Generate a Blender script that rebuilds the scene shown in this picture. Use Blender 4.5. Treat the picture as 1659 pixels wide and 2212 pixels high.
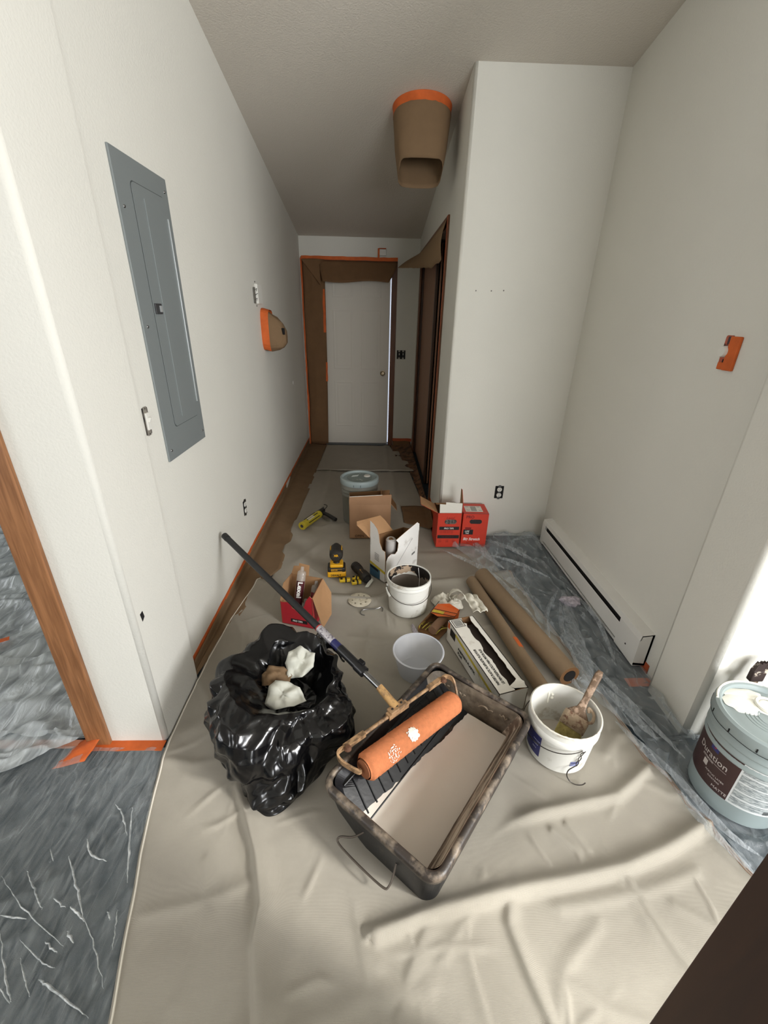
import bpy, bmesh, math, random
from mathutils import Vector, Matrix, Euler, noise
for o in list(bpy.data.objects): bpy.data.objects.remove(o, do_unlink=True)
S = bpy.context.scene
COL = S.collection
PI = math.pi
R = math.radians

# ---------------------------------------------------------------- camera
cam_d = bpy.data.cameras.new('camera'); cam = bpy.data.objects.new('camera', cam_d); COL.objects.link(cam); S.camera = cam
cam_d.sensor_fit = 'VERTICAL'; cam_d.sensor_height = 36.0; cam_d.lens = 36.0*919.922/2212.0
cam_d.clip_start = 0.02; cam_d.clip_end = 60
p_, y_, r_ = R(24.712), R(1.813), R(1.285)
F_ = Vector((math.sin(y_)*math.cos(p_), math.cos(y_)*math.cos(p_), -math.sin(p_)))
X_ = Vector((math.cos(y_), -math.sin(y_), 0)); U_ = X_.cross(F_)
XR = X_*math.cos(r_)+U_*math.sin(r_); UR = -X_*math.sin(r_)+U_*math.cos(r_)
m3 = Matrix((XR, UR, -F_)).transposed()
cam.matrix_world = Matrix.Translation((0, 0, 1.539)) @ m3.to_4x4()

# ---------------------------------------------------------------- world and lights
W = bpy.data.worlds.new('world'); S.world = W; W.use_nodes = True
W.node_tree.nodes['Background'].inputs[0].default_value = (0.75, 0.83, 1.0, 1)
W.node_tree.nodes['Background'].inputs[1].default_value = 0.6
def area(name, loc, rot, sx, sy, power, col):
    l = bpy.data.lights.new(name, 'AREA'); l.shape = 'RECTANGLE'; l.size = sx; l.size_y = sy
    l.energy = power; l.color = col
    o = bpy.data.objects.new(name, l); COL.objects.link(o); o.location = loc; o.rotation_euler = rot
    return o
# daylight through the windows of the big room (behind and right of the camera) and of the room on the left
area('daylight_right_window', (2.96, -1.08, 1.60), Euler((0, R(90), 0)), 1.3, 1.1, 142, (0.97, 0.98, 1.0))
area('daylight_back_window', (1.9, -3.42, 1.5), Euler((R(90), 0, 0)), 2.0, 1.5, 132, (0.96, 0.98, 1.0))
area('added_left_fill', (-4.42, -.9, 1.6), Euler((0, R(-90), 0)), 1.3, 1.6, 46, (0.97, 0.98, 1.0))  # added fill from the left for right wall and niche, no known window
area('daylight_left_room', (-4.4, 2.6, 1.5), Euler((0, R(-90), 0)), 1.3, 1.6, 22, (0.95, 0.98, 1.0))
sl = bpy.data.lights.new('hazy_sun', 'SUN'); sl.energy = 2.4; sl.angle = R(6); sl.color = (1.0, .97, .92)
so = bpy.data.objects.new('hazy_sun', sl); COL.objects.link(so); so.location = (5, -2, 4)
so.rotation_euler = Vector((-.78, .40, -.50)).to_track_quat('-Z', 'Y').to_euler()
S.view_settings.view_transform = 'Standard'; S.view_settings.look = 'None'
S.view_settings.gamma = 1; S.view_settings.use_curve_mapping = False
S.view_settings.exposure = 0.2

# ---------------------------------------------------------------- materials
def srgb(r, g, b):
    f = lambda c: ((c/255+0.055)/1.055)**2.4 if c > 10 else c/255/12.92
    return (f(r), f(g), f(b), 1)
MATS = {}
def mat(key, c, rough=0.6, metal=0, bump=0, bscale=200, var=0.0, vscale=6, spec=0.5, c2=None, thr=None, stretch=None, emit=None, trans=0, coat=0, bdist=0.002, wave=None):
    """principled with procedural colour variation (c2 in patches) and fine relief"""
    if key in MATS: return MATS[key]
    m = bpy.data.materials.new(key); m.use_nodes = True; nt = m.node_tree; N = nt.nodes; L = nt.links
    b = N['Principled BSDF']; c = srgb(*c)
    b.inputs['Roughness'].default_value = rough; b.inputs['Metallic'].default_value = metal
    b.inputs['Specular IOR Level'].default_value = spec; b.inputs['Coat Weight'].default_value = coat
    b.inputs['Transmission Weight'].default_value = trans
    b.inputs['Base Color'].default_value = c
    tc = N.new('ShaderNodeTexCoord'); mp = N.new('ShaderNodeMapping'); L.new(tc.outputs['Object'], mp.inputs[0])
    if stretch: mp.inputs['Scale'].default_value = stretch
    if c2 or var:
        n = N.new('ShaderNodeTexNoise'); n.inputs['Scale'].default_value = vscale; n.inputs['Detail'].default_value = 6; n.inputs['Roughness'].default_value = .6
        L.new(mp.outputs[0], n.inputs['Vector'])
        mx = N.new('ShaderNodeMix'); mx.data_type = 'RGBA'
        rp = N.new('ShaderNodeMapRange')
        if c2:
            t, w = thr or (.5, .08)
            rp.inputs[1].default_value = t-w; rp.inputs[2].default_value = t+w
            mx.inputs[7].default_value = srgb(*c2)
        else:
            rp.inputs[1].default_value = .3; rp.inputs[2].default_value = .7
            mx.inputs[7].default_value = tuple(x*(1-var) for x in c[:3])+(1,)
        mx.inputs[6].default_value = c
        L.new(n.outputs['Fac'], rp.inputs[0]); L.new(rp.outputs[0], mx.inputs[0]); L.new(mx.outputs[2], b.inputs['Base Color'])
    if bump:
        n2 = N.new('ShaderNodeTexNoise'); n2.inputs['Scale'].default_value = bscale; n2.inputs['Detail'].default_value = 3
        L.new(mp.outputs[0], n2.inputs['Vector'])
        bp = N.new('ShaderNodeBump'); bp.inputs['Strength'].default_value = bump; bp.inputs['Distance'].default_value = bdist
        L.new(n2.outputs['Fac'], bp.inputs['Height']); L.new(bp.outputs[0], b.inputs['Normal'])
    if emit:
        b.inputs['Emission Color'].default_value = c; b.inputs['Emission Strength'].default_value = emit
    MATS[key] = m; return m

def film(key, haze, tint, bump, scale, stretch, rough=.22):
    """thin wrinkled polythene: part clear, part milky, glossy"""
    m = bpy.data.materials.new(key); m.use_nodes = True; nt = m.node_tree; N = nt.nodes; L = nt.links
    b = N['Principled BSDF']; b.inputs['Base Color'].default_value = srgb(*tint); b.inputs['Roughness'].default_value = rough
    b.inputs['Specular IOR Level'].default_value = .8
    tr = N.new('ShaderNodeBsdfTransparent'); tr.inputs[0].default_value = (.93, .95, .96, 1)
    mx = N.new('ShaderNodeMixShader'); out = N['Material Output']
    tc = N.new('ShaderNodeTexCoord'); mp = N.new('ShaderNodeMapping'); mp.inputs['Scale'].default_value = stretch; mp.inputs['Rotation'].default_value = (0, 0, R(28))
    L.new(tc.outputs['Object'], mp.inputs[0])
    n = N.new('ShaderNodeTexNoise'); n.inputs['Scale'].default_value = scale; n.inputs['Detail'].default_value = 8; n.inputs['Distortion'].default_value = 1.2
    L.new(mp.outputs[0], n.inputs['Vector'])
    v = N.new('ShaderNodeTexVoronoi'); v.feature = 'DISTANCE_TO_EDGE'; v.inputs['Scale'].default_value = scale*.55; v.inputs['Randomness'].default_value = 1
    L.new(mp.outputs[0], v.inputs['Vector'])
    # distorted voronoi edges = sharp creases
    vm = N.new('ShaderNodeVectorMath'); vm.operation = 'ADD'
    n3 = N.new('ShaderNodeTexNoise'); n3.inputs['Scale'].default_value = 2.5; L.new(mp.outputs[0], n3.inputs['Vector'])
    L.new(mp.outputs[0], vm.inputs[0]); L.new(n3.outputs['Color'], vm.inputs[1]); L.new(vm.outputs[0], v.inputs['Vector'])
    cr = N.new('ShaderNodeMapRange'); cr.inputs[1].default_value = 0; cr.inputs[2].default_value = .09; cr.inputs[3].default_value = 1; cr.inputs[4].default_value = 0
    L.new(v.outputs['Distance'], cr.inputs[0])
    ad = N.new('ShaderNodeMath'); ad.operation = 'ADD'; L.new(n.outputs['Fac'], ad.inputs[0])
    ml = N.new('ShaderNodeMath'); ml.operation = 'MULTIPLY'; ml.inputs[1].default_value = .16; L.new(cr.outputs[0], ml.inputs[0]); L.new(ml.outputs[0], ad.inputs[1])
    bp = N.new('ShaderNodeBump'); bp.inputs['Strength'].default_value = bump; bp.inputs['Distance'].default_value = .02
    L.new(ad.outputs[0], bp.inputs['Height']); L.new(bp.outputs[0], b.inputs['Normal'])
    # milkiness varies: folds where the film doubles are whiter
    rp = N.new('ShaderNodeMapRange'); rp.inputs[1].default_value = .35; rp.inputs[2].default_value = .8
    rp.inputs[3].default_value = haze*.7; rp.inputs[4].default_value = min(1, haze*1.9)
    L.new(ad.outputs[0], rp.inputs[0]); L.new(rp.outputs[0], mx.inputs[0])
    L.new(tr.outputs[0], mx.inputs[1]); L.new(b.outputs[0], mx.inputs[2]); L.new(mx.outputs[0], out.inputs[0])
    MATS[key] = m; return m

def wood(key, c1, c2, axis='z', scale=30, rough=.45):
    if key in MATS: return MATS[key]
    m = bpy.data.materials.new(key); m.use_nodes = True; nt = m.node_tree; N = nt.nodes; L = nt.links
    b = N['Principled BSDF']; b.inputs['Roughness'].default_value = rough
    tc = N.new('ShaderNodeTexCoord'); mp = N.new('ShaderNodeMapping')
    mp.inputs['Scale'].default_value = {'z': (1, 1, .06), 'y': (1, .06, 1), 'x': (.06, 1, 1)}[axis]
    L.new(tc.outputs['Object'], mp.inputs[0])
    n = N.new('ShaderNodeTexNoise'); n.inputs['Scale'].default_value = scale*4; n.inputs['Detail'].default_value = 6; n.inputs['Distortion'].default_value = .6
    L.new(mp.outputs[0], n.inputs['Vector'])
    cr = N.new('ShaderNodeValToRGB'); cr.color_ramp.elements[0].color = srgb(*c1); cr.color_ramp.elements[1].color = srgb(*c2)
    cr.color_ramp.elements[0].position = .35; cr.color_ramp.elements[1].position = .65
    L.new(n.outputs['Fac'], cr.inputs[0]); L.new(cr.outputs[0], b.inputs['Base Color'])
    bp = N.new('ShaderNodeBump'); bp.inputs['Strength'].default_value = .25; bp.inputs['Distance'].default_value = .001
    L.new(n.outputs['Fac'], bp.inputs['Height']); L.new(bp.outputs[0], b.inputs['Normal'])
    MATS[key] = m; return m

def canvas_mat(key, c):
    m = bpy.data.materials.new(key); m.use_nodes = True; nt = m.node_tree; N = nt.nodes; L = nt.links
    b = N['Principled BSDF']; b.inputs['Roughness'].default_value = .95; b.inputs['Specular IOR Level'].default_value = .1
    tc = N.new('ShaderNodeTexCoord')
    def wv(axis):
        w = N.new('ShaderNodeTexWave'); w.bands_direction = axis; w.inputs['Scale'].default_value = 260; w.inputs['Distortion'].default_value = 1.5; w.inputs['Detail'].default_value = 1
        L.new(tc.outputs['Object'], w.inputs['Vector']); return w
    a = N.new('ShaderNodeMath'); a.operation = 'ADD'; L.new(wv('X').outputs['Fac'], a.inputs[0]); L.new(wv('Y').outputs['Fac'], a.inputs[1])
    n = N.new('ShaderNodeTexNoise'); n.inputs['Scale'].default_value = 9; n.inputs['Detail'].default_value = 8; n.inputs['Roughness'].default_value = .7
    L.new(tc.outputs['Object'], n.inputs['Vector'])
    mx = N.new('ShaderNodeMix'); mx.data_type = 'RGBA'; cc = srgb(*c)
    mx.inputs[6].default_value = cc; mx.inputs[7].default_value = tuple(x*.80 for x in cc[:3])+(1,)
    L.new(n.outputs['Fac'], mx.inputs[0]); L.new(mx.outputs[2], b.inputs['Base Color'])
    n2 = N.new('ShaderNodeTexNoise'); n2.inputs['Scale'].default_value = 14; n2.inputs['Detail'].default_value = 6; n2.inputs['Distortion'].default_value = .8
    L.new(tc.outputs['Object'], n2.inputs['Vector'])
    s2 = N.new('ShaderNodeMath'); s2.operation = 'MULTIPLY'; s2.inputs[1].default_value = 6; L.new(n2.outputs['Fac'], s2.inputs[0])
    a2 = N.new('ShaderNodeMath'); a2.operation = 'ADD'; L.new(a.outputs[0], a2.inputs[0]); L.new(s2.outputs[0], a2.inputs[1])
    bp = N.new('ShaderNodeBump'); bp.inputs['Strength'].default_value = .6; bp.inputs['Distance'].default_value = .0018
    L.new(a2.outputs[0], bp.inputs['Height']); L.new(bp.outputs[0], b.inputs['Normal'])
    MATS[key] = m; return m

WALL = mat('wall_paint', (221, 219, 210), .85, bump=.35, bscale=130, bdist=.003, var=.03, vscale=2, spec=.25)
CEIL = mat('ceiling_paint', (206, 199, 188), .95, bump=.6, bscale=110, bdist=.004, spec=.1)
FLOOR = mat('grey_carpet', (62, 72, 78), .95, bump=.8, bscale=500, var=.3, vscale=40, spec=.1)
OAK = wood('oak_casing', (156, 108, 70), (124, 82, 50), 'z', 22)
DARKWOOD = wood('dark_wood', (66, 42, 26), (52, 32, 20), 'z', 14, .5)
BROWNWOOD = wood('closet_wood', (120, 78, 52), (98, 62, 40), 'z', 18, .55)
DOORCASE = wood('door_case_wood', (112, 66, 36), (88, 50, 28), 'z', 18, .5)
TAPE = mat('orange_tape', (214, 104, 48), .7, bump=.4, bscale=90, var=.25, vscale=14, spec=.3)
TAPE2 = mat('faded_tape', (214, 150, 122), .7, bump=.4, bscale=90, var=.2, vscale=20)
KRAFT = mat('kraft_paper', (126, 102, 76), .85, bump=.5, bscale=14, bdist=.006, var=.12, vscale=8, spec=.25)
KRAFT2 = mat('kraft_paper_dark', (120, 90, 62), .85, bump=.5, bscale=12, bdist=.006, var=.15, vscale=9, spec=.25)
CARD = mat('cardboard', (166, 128, 92), .85, bump=.3, bscale=30, var=.12, vscale=10, spec=.2)
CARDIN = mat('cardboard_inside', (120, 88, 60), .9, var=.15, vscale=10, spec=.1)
TUBE = mat('kraft_tube', (136, 114, 88), .8, bump=.3, bscale=60, var=.14, vscale=9)
WHITEP = mat('white_plastic', (226, 226, 222), .35, var=.04, vscale=8)
DIRTYP = mat('dirty_white_plastic', (222, 221, 214), .5, c2=(168, 156, 138), thr=(.64, .06), vscale=9, bump=.2, bscale=40)
BLACKP = mat('black_plastic', (22, 22, 24), .35)
STEEL = mat('steel', (150, 150, 150), .3, metal=1, var=.3, vscale=40)
DARKSTEEL = mat('dark_wire', (84, 80, 76), .4, metal=.9)
CHROME = mat('chrome', (215, 215, 215), .15, metal=1)
INK = mat('black_ink', (20, 18, 18), .6)
INKW = mat('white_ink', (232, 230, 226), .6)
INKG = mat('grey_ink', (110, 110, 108), .6)
HOLE = mat('dark_hole', (14, 12, 11), .9)
PAINT = mat('wet_paint', (208, 200, 188), .35, bump=.08, bscale=60, bdist=.001, spec=.5)
WHITEPAINT = mat('white_paint', (240, 238, 226), .45, bump=.2, bscale=30, bdist=.004)
CANVAS = canvas_mat('canvas', (197, 190, 176))
CANVAS2 = canvas_mat('old_canvas', (192, 184, 170))
FILM = film('film_floor', .20, (205, 212, 214), .6, 9, (3.2, .7, 1), .16)
FILM2 = film('film_far_room', .55, (205, 212, 214), .8, 6, (2.4, .7, 1), .25)
FILM3 = film('film_bunched', .24, (205, 212, 216), .55, 10, (1.8, .7, 1), .25)
PANELGREY = mat('panel_grey', (126, 132, 132), .5, bump=.08, bscale=400, metal=.1)

# ---------------------------------------------------------------- helpers
def reg(o, label=None, cat=None, group=None, kind=None):
    if label: o['label'] = label
    if cat: o['category'] = cat
    if group: o['group'] = group
    if kind: o['kind'] = kind
    return o
def thing(name, label, cat, loc=(0, 0, 0), rz=0, group=None, rot=None):
    o = bpy.data.objects.new(name, None); COL.objects.link(o); o.location = loc
    o.rotation_euler = rot if rot else (0, 0, rz); o.empty_display_size = .05
    return reg(o, label, cat, group)
def mesh(name, vs, fs, m, parent=None, smooth=False, loc=None, rot=None, mats=None, mi=None):
    me = bpy.data.meshes.new(name); me.from_pydata([tuple(v) for v in vs], [], fs); me.update()
    for x in (mats or [m]): me.materials.append(x)
    if mi: me.polygons.foreach_set('material_index', mi)
    if smooth: me.polygons.foreach_set('use_smooth', [True]*len(me.polygons))
    o = bpy.data.objects.new(name, me); COL.objects.link(o)
    if parent: o.parent = parent
    if loc is not None: o.location = loc
    if rot is not None: o.rotation_euler = rot
    return o
def from_bm(name, bm, m, parent=None, smooth=False, loc=None, rot=None, angle=None):
    bmesh.ops.recalc_face_normals(bm, faces=bm.faces)
    me = bpy.data.meshes.new(name); bm.to_mesh(me); bm.free(); me.materials.append(m)
    if smooth: me.polygons.foreach_set('use_smooth', [True]*len(me.polygons))
    o = bpy.data.objects.new(name, me); COL.objects.link(o)
    if parent: o.parent = parent
    if loc is not None: o.location = loc
    if rot is not None: o.rotation_euler = rot
    return o
def bm_box(bm, c, s, bev=0, seg=2, M=None):
    r = bmesh.ops.create_cube(bm, size=1); vs = r['verts']
    bmesh.ops.scale(bm, vec=s, verts=vs)
    if bev:
        es = list({e for v in vs for e in v.link_edges}); rr = bmesh.ops.bevel(bm, geom=es, offset=bev, segments=seg, affect='EDGES', profile=.5)
        vs = list({v for f in rr['faces'] for v in f.verts} | {v for v in vs if v.is_valid})
    if M: bmesh.ops.transform(bm, matrix=M, verts=vs)
    bmesh.ops.translate(bm, vec=c, verts=vs)
    return vs
def box(name, c, s, m, parent=None, bev=0, rot=None, seg=2):
    bm = bmesh.new(); bm_box(bm, (0, 0, 0), s, bev, seg)
    return from_bm(name, bm, m, parent, loc=c, rot=rot, smooth=False)
def lathe(name, prof, m, parent=None, seg=48, loc=None, rot=None, smooth=True, closed=False):
    vs, fs = [], []; n = len(prof)
    for i in range(seg):
        a = 2*PI*i/seg; c, s = math.cos(a), math.sin(a)
        vs += [(r*c, r*s, z) for r, z in prof]
    for i in range(seg):
        j = (i+1) % seg
        for k in range(n-1 if not closed else n):
            k2 = (k+1) % n
            fs.append((i*n+k, j*n+k, j*n+k2, i*n+k2))
    me = mesh(name, vs, fs, m, parent, smooth, loc, rot)
    bm = bmesh.new(); bm.from_mesh(me.data); bmesh.ops.remove_doubles(bm, verts=bm.verts, dist=1e-5)
    for e in bm.edges:
        if len(e.link_faces) == 2 and e.calc_face_angle(0) > .6: e.smooth = False
    bmesh.ops.recalc_face_normals(bm, faces=bm.faces); bm.to_mesh(me.data); bm.free()
    return me
def frames(pts):
    pts = [Vector(p) for p in pts]; out = []; n = len(pts); prev = None
    for i in range(n):
        t = (pts[min(i+1, n-1)]-pts[max(i-1, 0)]).normalized()
        if prev is None:
            u = t.orthogonal().normalized()
        else: u = (prev-t*prev.dot(t)).normalized()
        prev = u; out.append((pts[i], t, u, t.cross(u)))
    return out
def tube(name, pts, r, m, parent=None, seg=12, cap=True, smooth=True, loc=None):
    fr = frames(pts); vs, fs = [], []; n = len(fr)
    rs = r if isinstance(r, (list, tuple)) else [r]*n
    for (p, t, u, w), rr in zip(fr, rs):
        vs += [p+(u*math.cos(2*PI*k/seg)+w*math.sin(2*PI*k/seg))*rr for k in range(seg)]
    for i in range(n-1):
        for k in range(seg):
            k2 = (k+1) % seg; fs.append((i*seg+k, i*seg+k2, (i+1)*seg+k2, (i+1)*seg+k))
    if cap: fs.append(tuple(range(seg))[::-1]); fs.append(tuple((n-1)*seg+k for k in range(seg)))
    o = mesh(name, vs, fs, m, parent, smooth, loc)
    if cap:
        bm = bmesh.new(); bm.from_mesh(o.data)
        for e in bm.edges:
            if e.calc_face_angle(0) > .7: e.smooth = False
        bm.to_mesh(o.data); bm.free()
    return o
def spline(pts, k=8):
    P = [Vector(p) for p in pts]; out = []
    for i in range(len(P)-1):
        a, b, c, d = P[max(i-1, 0)], P[i], P[i+1], P[min(i+2, len(P)-1)]
        for j in range(k):
            t = j/k; out.append(.5*((2*b)+(c-a)*t+(2*a-5*b+4*c-d)*t*t+(3*b-a-3*c+d)*t**3))
    out.append(P[-1]); return out
def panel(name, pts, th, m, parent=None, normal=None, mi2=None, holes=None):
    """flat sheet of card given by its 3D outline, thickness th backwards along the normal; mi2 = material of the back"""
    P = [Vector(p) for p in pts]; n = len(P)
    nn = Vector((0, 0, 0))
    for i in range(n): nn += P[i].cross(P[(i+1) % n])
    nn.normalize()
    if normal is not None and nn.dot(Vector(normal)) < 0: P = P[::-1]; nn = -nn
    vs = P+[p-nn*th for p in P]
    fs = [tuple(range(n)), tuple(range(2*n-1, n-1, -1))]+[((i+1) % n, i, n+i, n+(i+1) % n) for i in range(n)]
    ms = [m, mi2 or m]
    return mesh(name, vs, fs, m, parent, mats=ms, mi=[0, 1]+[1]*n)
def grid(name, nu, nv, f, m, parent=None, smooth=True, th=0):
    vs = [f(i/nu, j/nv) for j in range(nv+1) for i in range(nu+1)]
    w = nu+1; fs = [(j*w+i, j*w+i+1, (j+1)*w+i+1, (j+1)*w+i) for j in range(nv) for i in range(nu)]
    o = mesh(name, vs, fs, m, parent, smooth)
    if th:
        md = o.modifiers.new('thickness', 'SOLIDIFY'); md.thickness = th; md.offset = -1
    return o
def text(name, s, size, m, parent, M, bend=None, ext=.0003, align='LEFT', sx=1, shear=0, weight=0):
    """flat print: letters as thin geometry, M places the text plane (x right, y up, z out); bend = radius of the cylinder it wraps"""
    c = bpy.data.curves.new(name, 'FONT'); c.body = s; c.size = size; c.extrude = ext; c.align_x = align; c.shear = shear; c.offset = weight
    c.resolution_u = 3
    t = bpy.data.objects.new('tmp', c); COL.objects.link(t)
    dg = bpy.context.evaluated_depsgraph_get(); me = bpy.data.meshes.new_from_object(t.evaluated_get(dg))
    bpy.data.objects.remove(t)
    me.name = name
    for v in me.vertices:
        x, y, z = v.co; x *= sx
        if bend:
            a = x/bend; v.co = Vector((math.sin(a)*(bend+z), y, (math.cos(a)*(bend+z))-bend))
        else: v.co = Vector((x, y, z))
    me.transform(M); me.materials.clear(); me.materials.append(m)
    o = bpy.data.objects.new(name, me); COL.objects.link(o); o.parent = parent
    return o
def fm(o, x, y):
    """matrix of a plane at o with x right, y up"""
    x = Vector(x).normalized(); y = Vector(y); y = (y-x*x.dot(y)).normalized(); z = x.cross(y)
    m = Matrix((x, y, z)).transposed().to_4x4(); m.translation = Vector(o); return m
def lerp(tab, t):
    if t <= tab[0][0]: return tab[0][1]
    for (a, va), (b, vb) in zip(tab, tab[1:]):
        if t <= b: return va+(vb-va)*(t-a)/(b-a)
    return tab[-1][1]
def sstep(a, b, x):
    t = max(0, min(1, (x-a)/(b-a))); return t*t*(3-2*t)
def segdist(x, y, pts):
    best = 9; side = 0; tt = 0
    for (x0, y0), (x1, y1) in zip(pts, pts[1:]):
        dx, dy = x1-x0, y1-y0; l2 = dx*dx+dy*dy; t = max(0, min(1, ((x-x0)*dx+(y-y0)*dy)/l2))
        ex, ey = x-x0-t*dx, y-y0-t*dy; d = math.hypot(ex, ey)
        if d < best: best = d; side = 1 if ex*dy-ey*dx > 0 else -1
    return best, side
nz = lambda x, y, z=0: noise.noise(Vector((x, y, z)))

# ---------------------------------------------------------------- room shell
def ceil_z(y): return 2.73-.1675*(y-2.923) if y > 1.3 else 3.0019-.1675*(1.3-y)
YF, YN, XL, XC, XR_, XB, XD = 5.437, 2.923, -.821, .506, 1.325, -.797, 1.275
YA, YB2, YD2 = 1.166, 1.484, 1.42
def prism_wall(name, x0, x1, y0, y1, z0=0, z1=None, bev=0, parent=None, m=None):
    """box of wall whose top follows the sloping ceiling"""
    ys = sorted({y0, y1} | ({1.3} if y0 < 1.3 < y1 else set()))
    bm = bmesh.new(); rows = []
    for y in ys:
        zt = (ceil_z(y)+.02) if z1 is None else z1
        rows.append([bm.verts.new(v) for v in ((x0, y, z0), (x1, y, z0), (x1, y, zt), (x0, y, zt))])
    for a, b in zip(rows, rows[1:]):
        for k in range(4): bm.faces.new((a[k], a[(k+1) % 4], b[(k+1) % 4], b[k]))
    bm.faces.new(rows[0][::-1]); bm.faces.new(rows[-1])
    if bev:
        es = [e for e in bm.edges if abs(e.verts[0].co.x-e.verts[1].co.x) < 1e-6 and abs(e.verts[0].co.y-e.verts[1].co.y) < 1e-6
              and any(abs(e.verts[0].co.x-bx) < 1e-4 and abs(e.verts[0].co.y-by) < 1e-4 for bx, by in bev)]
        bmesh.ops.bevel(bm, geom=es, offset=.018, segments=4, affect='EDGES', profile=.5)
    o = from_bm(name, bm, m or WALL, parent)
    if bev:
        for p in o.data.polygons: p.use_smooth = abs(p.normal.z) < .01 and p.area < .06
    if not parent: reg(o, kind='structure')
    return o
fl = mesh('floor', [(-4.6, -3.6, 0), (3.1, -3.6, 0), (3.1, 5.6, 0), (-4.6, 5.6, 0), (-4.6, -3.6, -.1), (3.1, -3.6, -.1), (3.1, 5.6, -.1), (-4.6, 5.6, -.1)],
          [(0, 1, 2, 3), (7, 6, 5, 4), (0, 4, 5, 1), (1, 5, 6, 2), (2, 6, 7, 3), (3, 7, 4, 0)], FLOOR); reg(fl, kind='structure')
cv = []
for y in (-3.6, 1.3, 5.6): cv += [(-4.6, y, ceil_z(y)), (3.1, y, ceil_z(y)), (3.1, y, ceil_z(y)+.1), (-4.6, y, ceil_z(y)+.1)]
cf = []
for a in (0, 4):
    for k in range(4): cf.append((a+k, a+(k+1) % 4, a+4+(k+1) % 4, a+4+k))
cf += [(3, 2, 1, 0), (8, 9, 10, 11)]
reg(mesh('ceiling', cv, cf, CEIL), kind='structure')
prism_wall('wall_left', XL-.13, XL, YB2, YF)
prism_wall('wall_left_return', -1.06, XB, YA, YB2, bev=[(XB, YA)])
prism_wall('wall_left_far', -4.5, -2.0, YA, YA+.13)
prism_wall('wall_left_header', -2.0, -1.06, YA, YA+.13, z0=2.06)
prism_wall('wall_left_room_side', -4.6, -4.48, YA, YF, z0=0, z1=.85); prism_wall('wall_left_room_side', -4.6, -4.48, YA, 1.8, .85); prism_wall('wall_left_room_side', -4.6, -4.48, 3.4, YF, .85); prism_wall('wall_left_room_side', -4.6, -4.48, 1.8, 3.4, 2.15)
prism_wall('wall_left_room_back', -4.5, XL-.13, 4.6, 4.72)
# end wall with the door opening
prism_wall('wall_far', XL-.13, -.60, YF, YF+.14); prism_wall('wall_far', .225, XC+.7, YF, YF+.14); prism_wall('wall_far', -.60, .225, YF, YF+.14, z0=2.06)
# closet wall
prism_wall('wall_closet', XC, XC+.10, 5.169, YF); prism_wall('wall_closet', XC, XC+.10, 3.451, 5.169, z0=2.11)
prism_wall('wall_closet', XC, XR_+.1, YN, 3.451, bev=[(XC, YN)])
prism_wall('wall_closet_back', XC+.68, XC+.75, 3.451, YF)
prism_wall('wall_right', XR_, XR_+.12, YD2, YN)
prism_wall('wall_right_return', XD, XR_+.12, YA, YD2, bev=[(XD, YA), (XD, YD2)])
prism_wall('wall_right_far', XR_+.12, 3.1, YA, YA+.14)
# big room: side walls and back wall with window openings
prism_wall('wall_right_room', 3.0, 3.12, -3.5, -1.73); prism_wall('wall_right_room', 3.0, 3.12, -.63, YA); prism_wall('wall_right_room', 3.0, 3.12, -1.73, -.63, 0, .95); prism_wall('wall_right_room', 3.0, 3.12, -1.73, -.63, 2.50)
prism_wall('wall_left_big_room', -4.6, -4.48, -3.5, -1.7); prism_wall('wall_left_big_room', -4.6, -4.48, -.1, YA); prism_wall('wall_left_big_room', -4.6, -4.48, -1.7, -.1, 0, .95); prism_wall('wall_left_big_room', -4.6, -4.48, -1.7, -.1, 2.25)
prism_wall('wall_back', -4.5, .75, -3.6, -3.48); prism_wall('wall_back', 2.75, 3.1, -3.6, -3.48); prism_wall('wall_back', .75, 2.75, -3.6, -3.48, 0, .75); prism_wall('wall_back', .75, 2.75, -3.6, -3.48, 2.25)
for o in list(bpy.data.objects):
    n = o.name.split('.')[0]
    if n.startswith('wall_'): pass
# ---------------------------------------------------------------- end door, closet, casings
DOORP = mat('door_paint', (214, 208, 196), .6, bump=.1, bscale=200)
d = thing('door_1', None, None, (-.577, YF+.03, .02)); reg(d, kind='structure')
DW, DH = .765, 2.0
bm = bmesh.new(); bm_box(bm, (DW/2, .02, DH/2), (DW, .04, DH), .003)
from_bm('door_slab', bm, DOORP, d)
for (x0, x1) in ((.10, .335), (.43, .665)):
    for (z0, z1) in ((.22, .78), (.92, 1.58), (1.70, 1.88)):
        bm = bmesh.new()
        a, t = .0, .022
        def fr(o, y): return [bm.verts.new(v) for v in ((x0+o, y, z0+o), (x1-o, y, z0+o), (x1-o, y, z1-o), (x0+o, y, z1-o))]
        r0, r1, r2, r3 = fr(0, -.0005), fr(.012, -.003), fr(.028, -.0008), fr(.05, -.0025)
        for A, B in ((r0, r1), (r1, r2), (r2, r3)):
            for k in range(4): bm.faces.new((A[k], A[(k+1) % 4], B[(k+1) % 4], B[k]))
        bm.faces.new(r3)
        from_bm('raised_panel', bm, DOORP, d)
BRASS = mat('brushed_brass', (150, 136, 112), .35, metal=.9)
kn = lathe('door_knob', [(0, .062), (.018, .06), (.027, .05), (.027, .042), (.014, .03), (.012, .012), (.03, .010), (.032, 0), (0, 0)], BRASS, d, 24, (DW-.07, 0, .88), (R(90), 0, 0))
box('threshold', (DW/2, -.01, -.012), (DW+.03, .09, .022), mat('threshold_metal', (110, 112, 112), .4, metal=.8), d)
gap = box('daylight_glow_strip', (DW+.0165, .02, DH*.5), (.006, .004, DH*.96), mat('daylight', (250, 252, 255), .5, emit=2.2), d)  # emissive strip stands in for daylight leaking past the door
gap['label'] = 'glowing strip standing in for daylight at the door edge'
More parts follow.
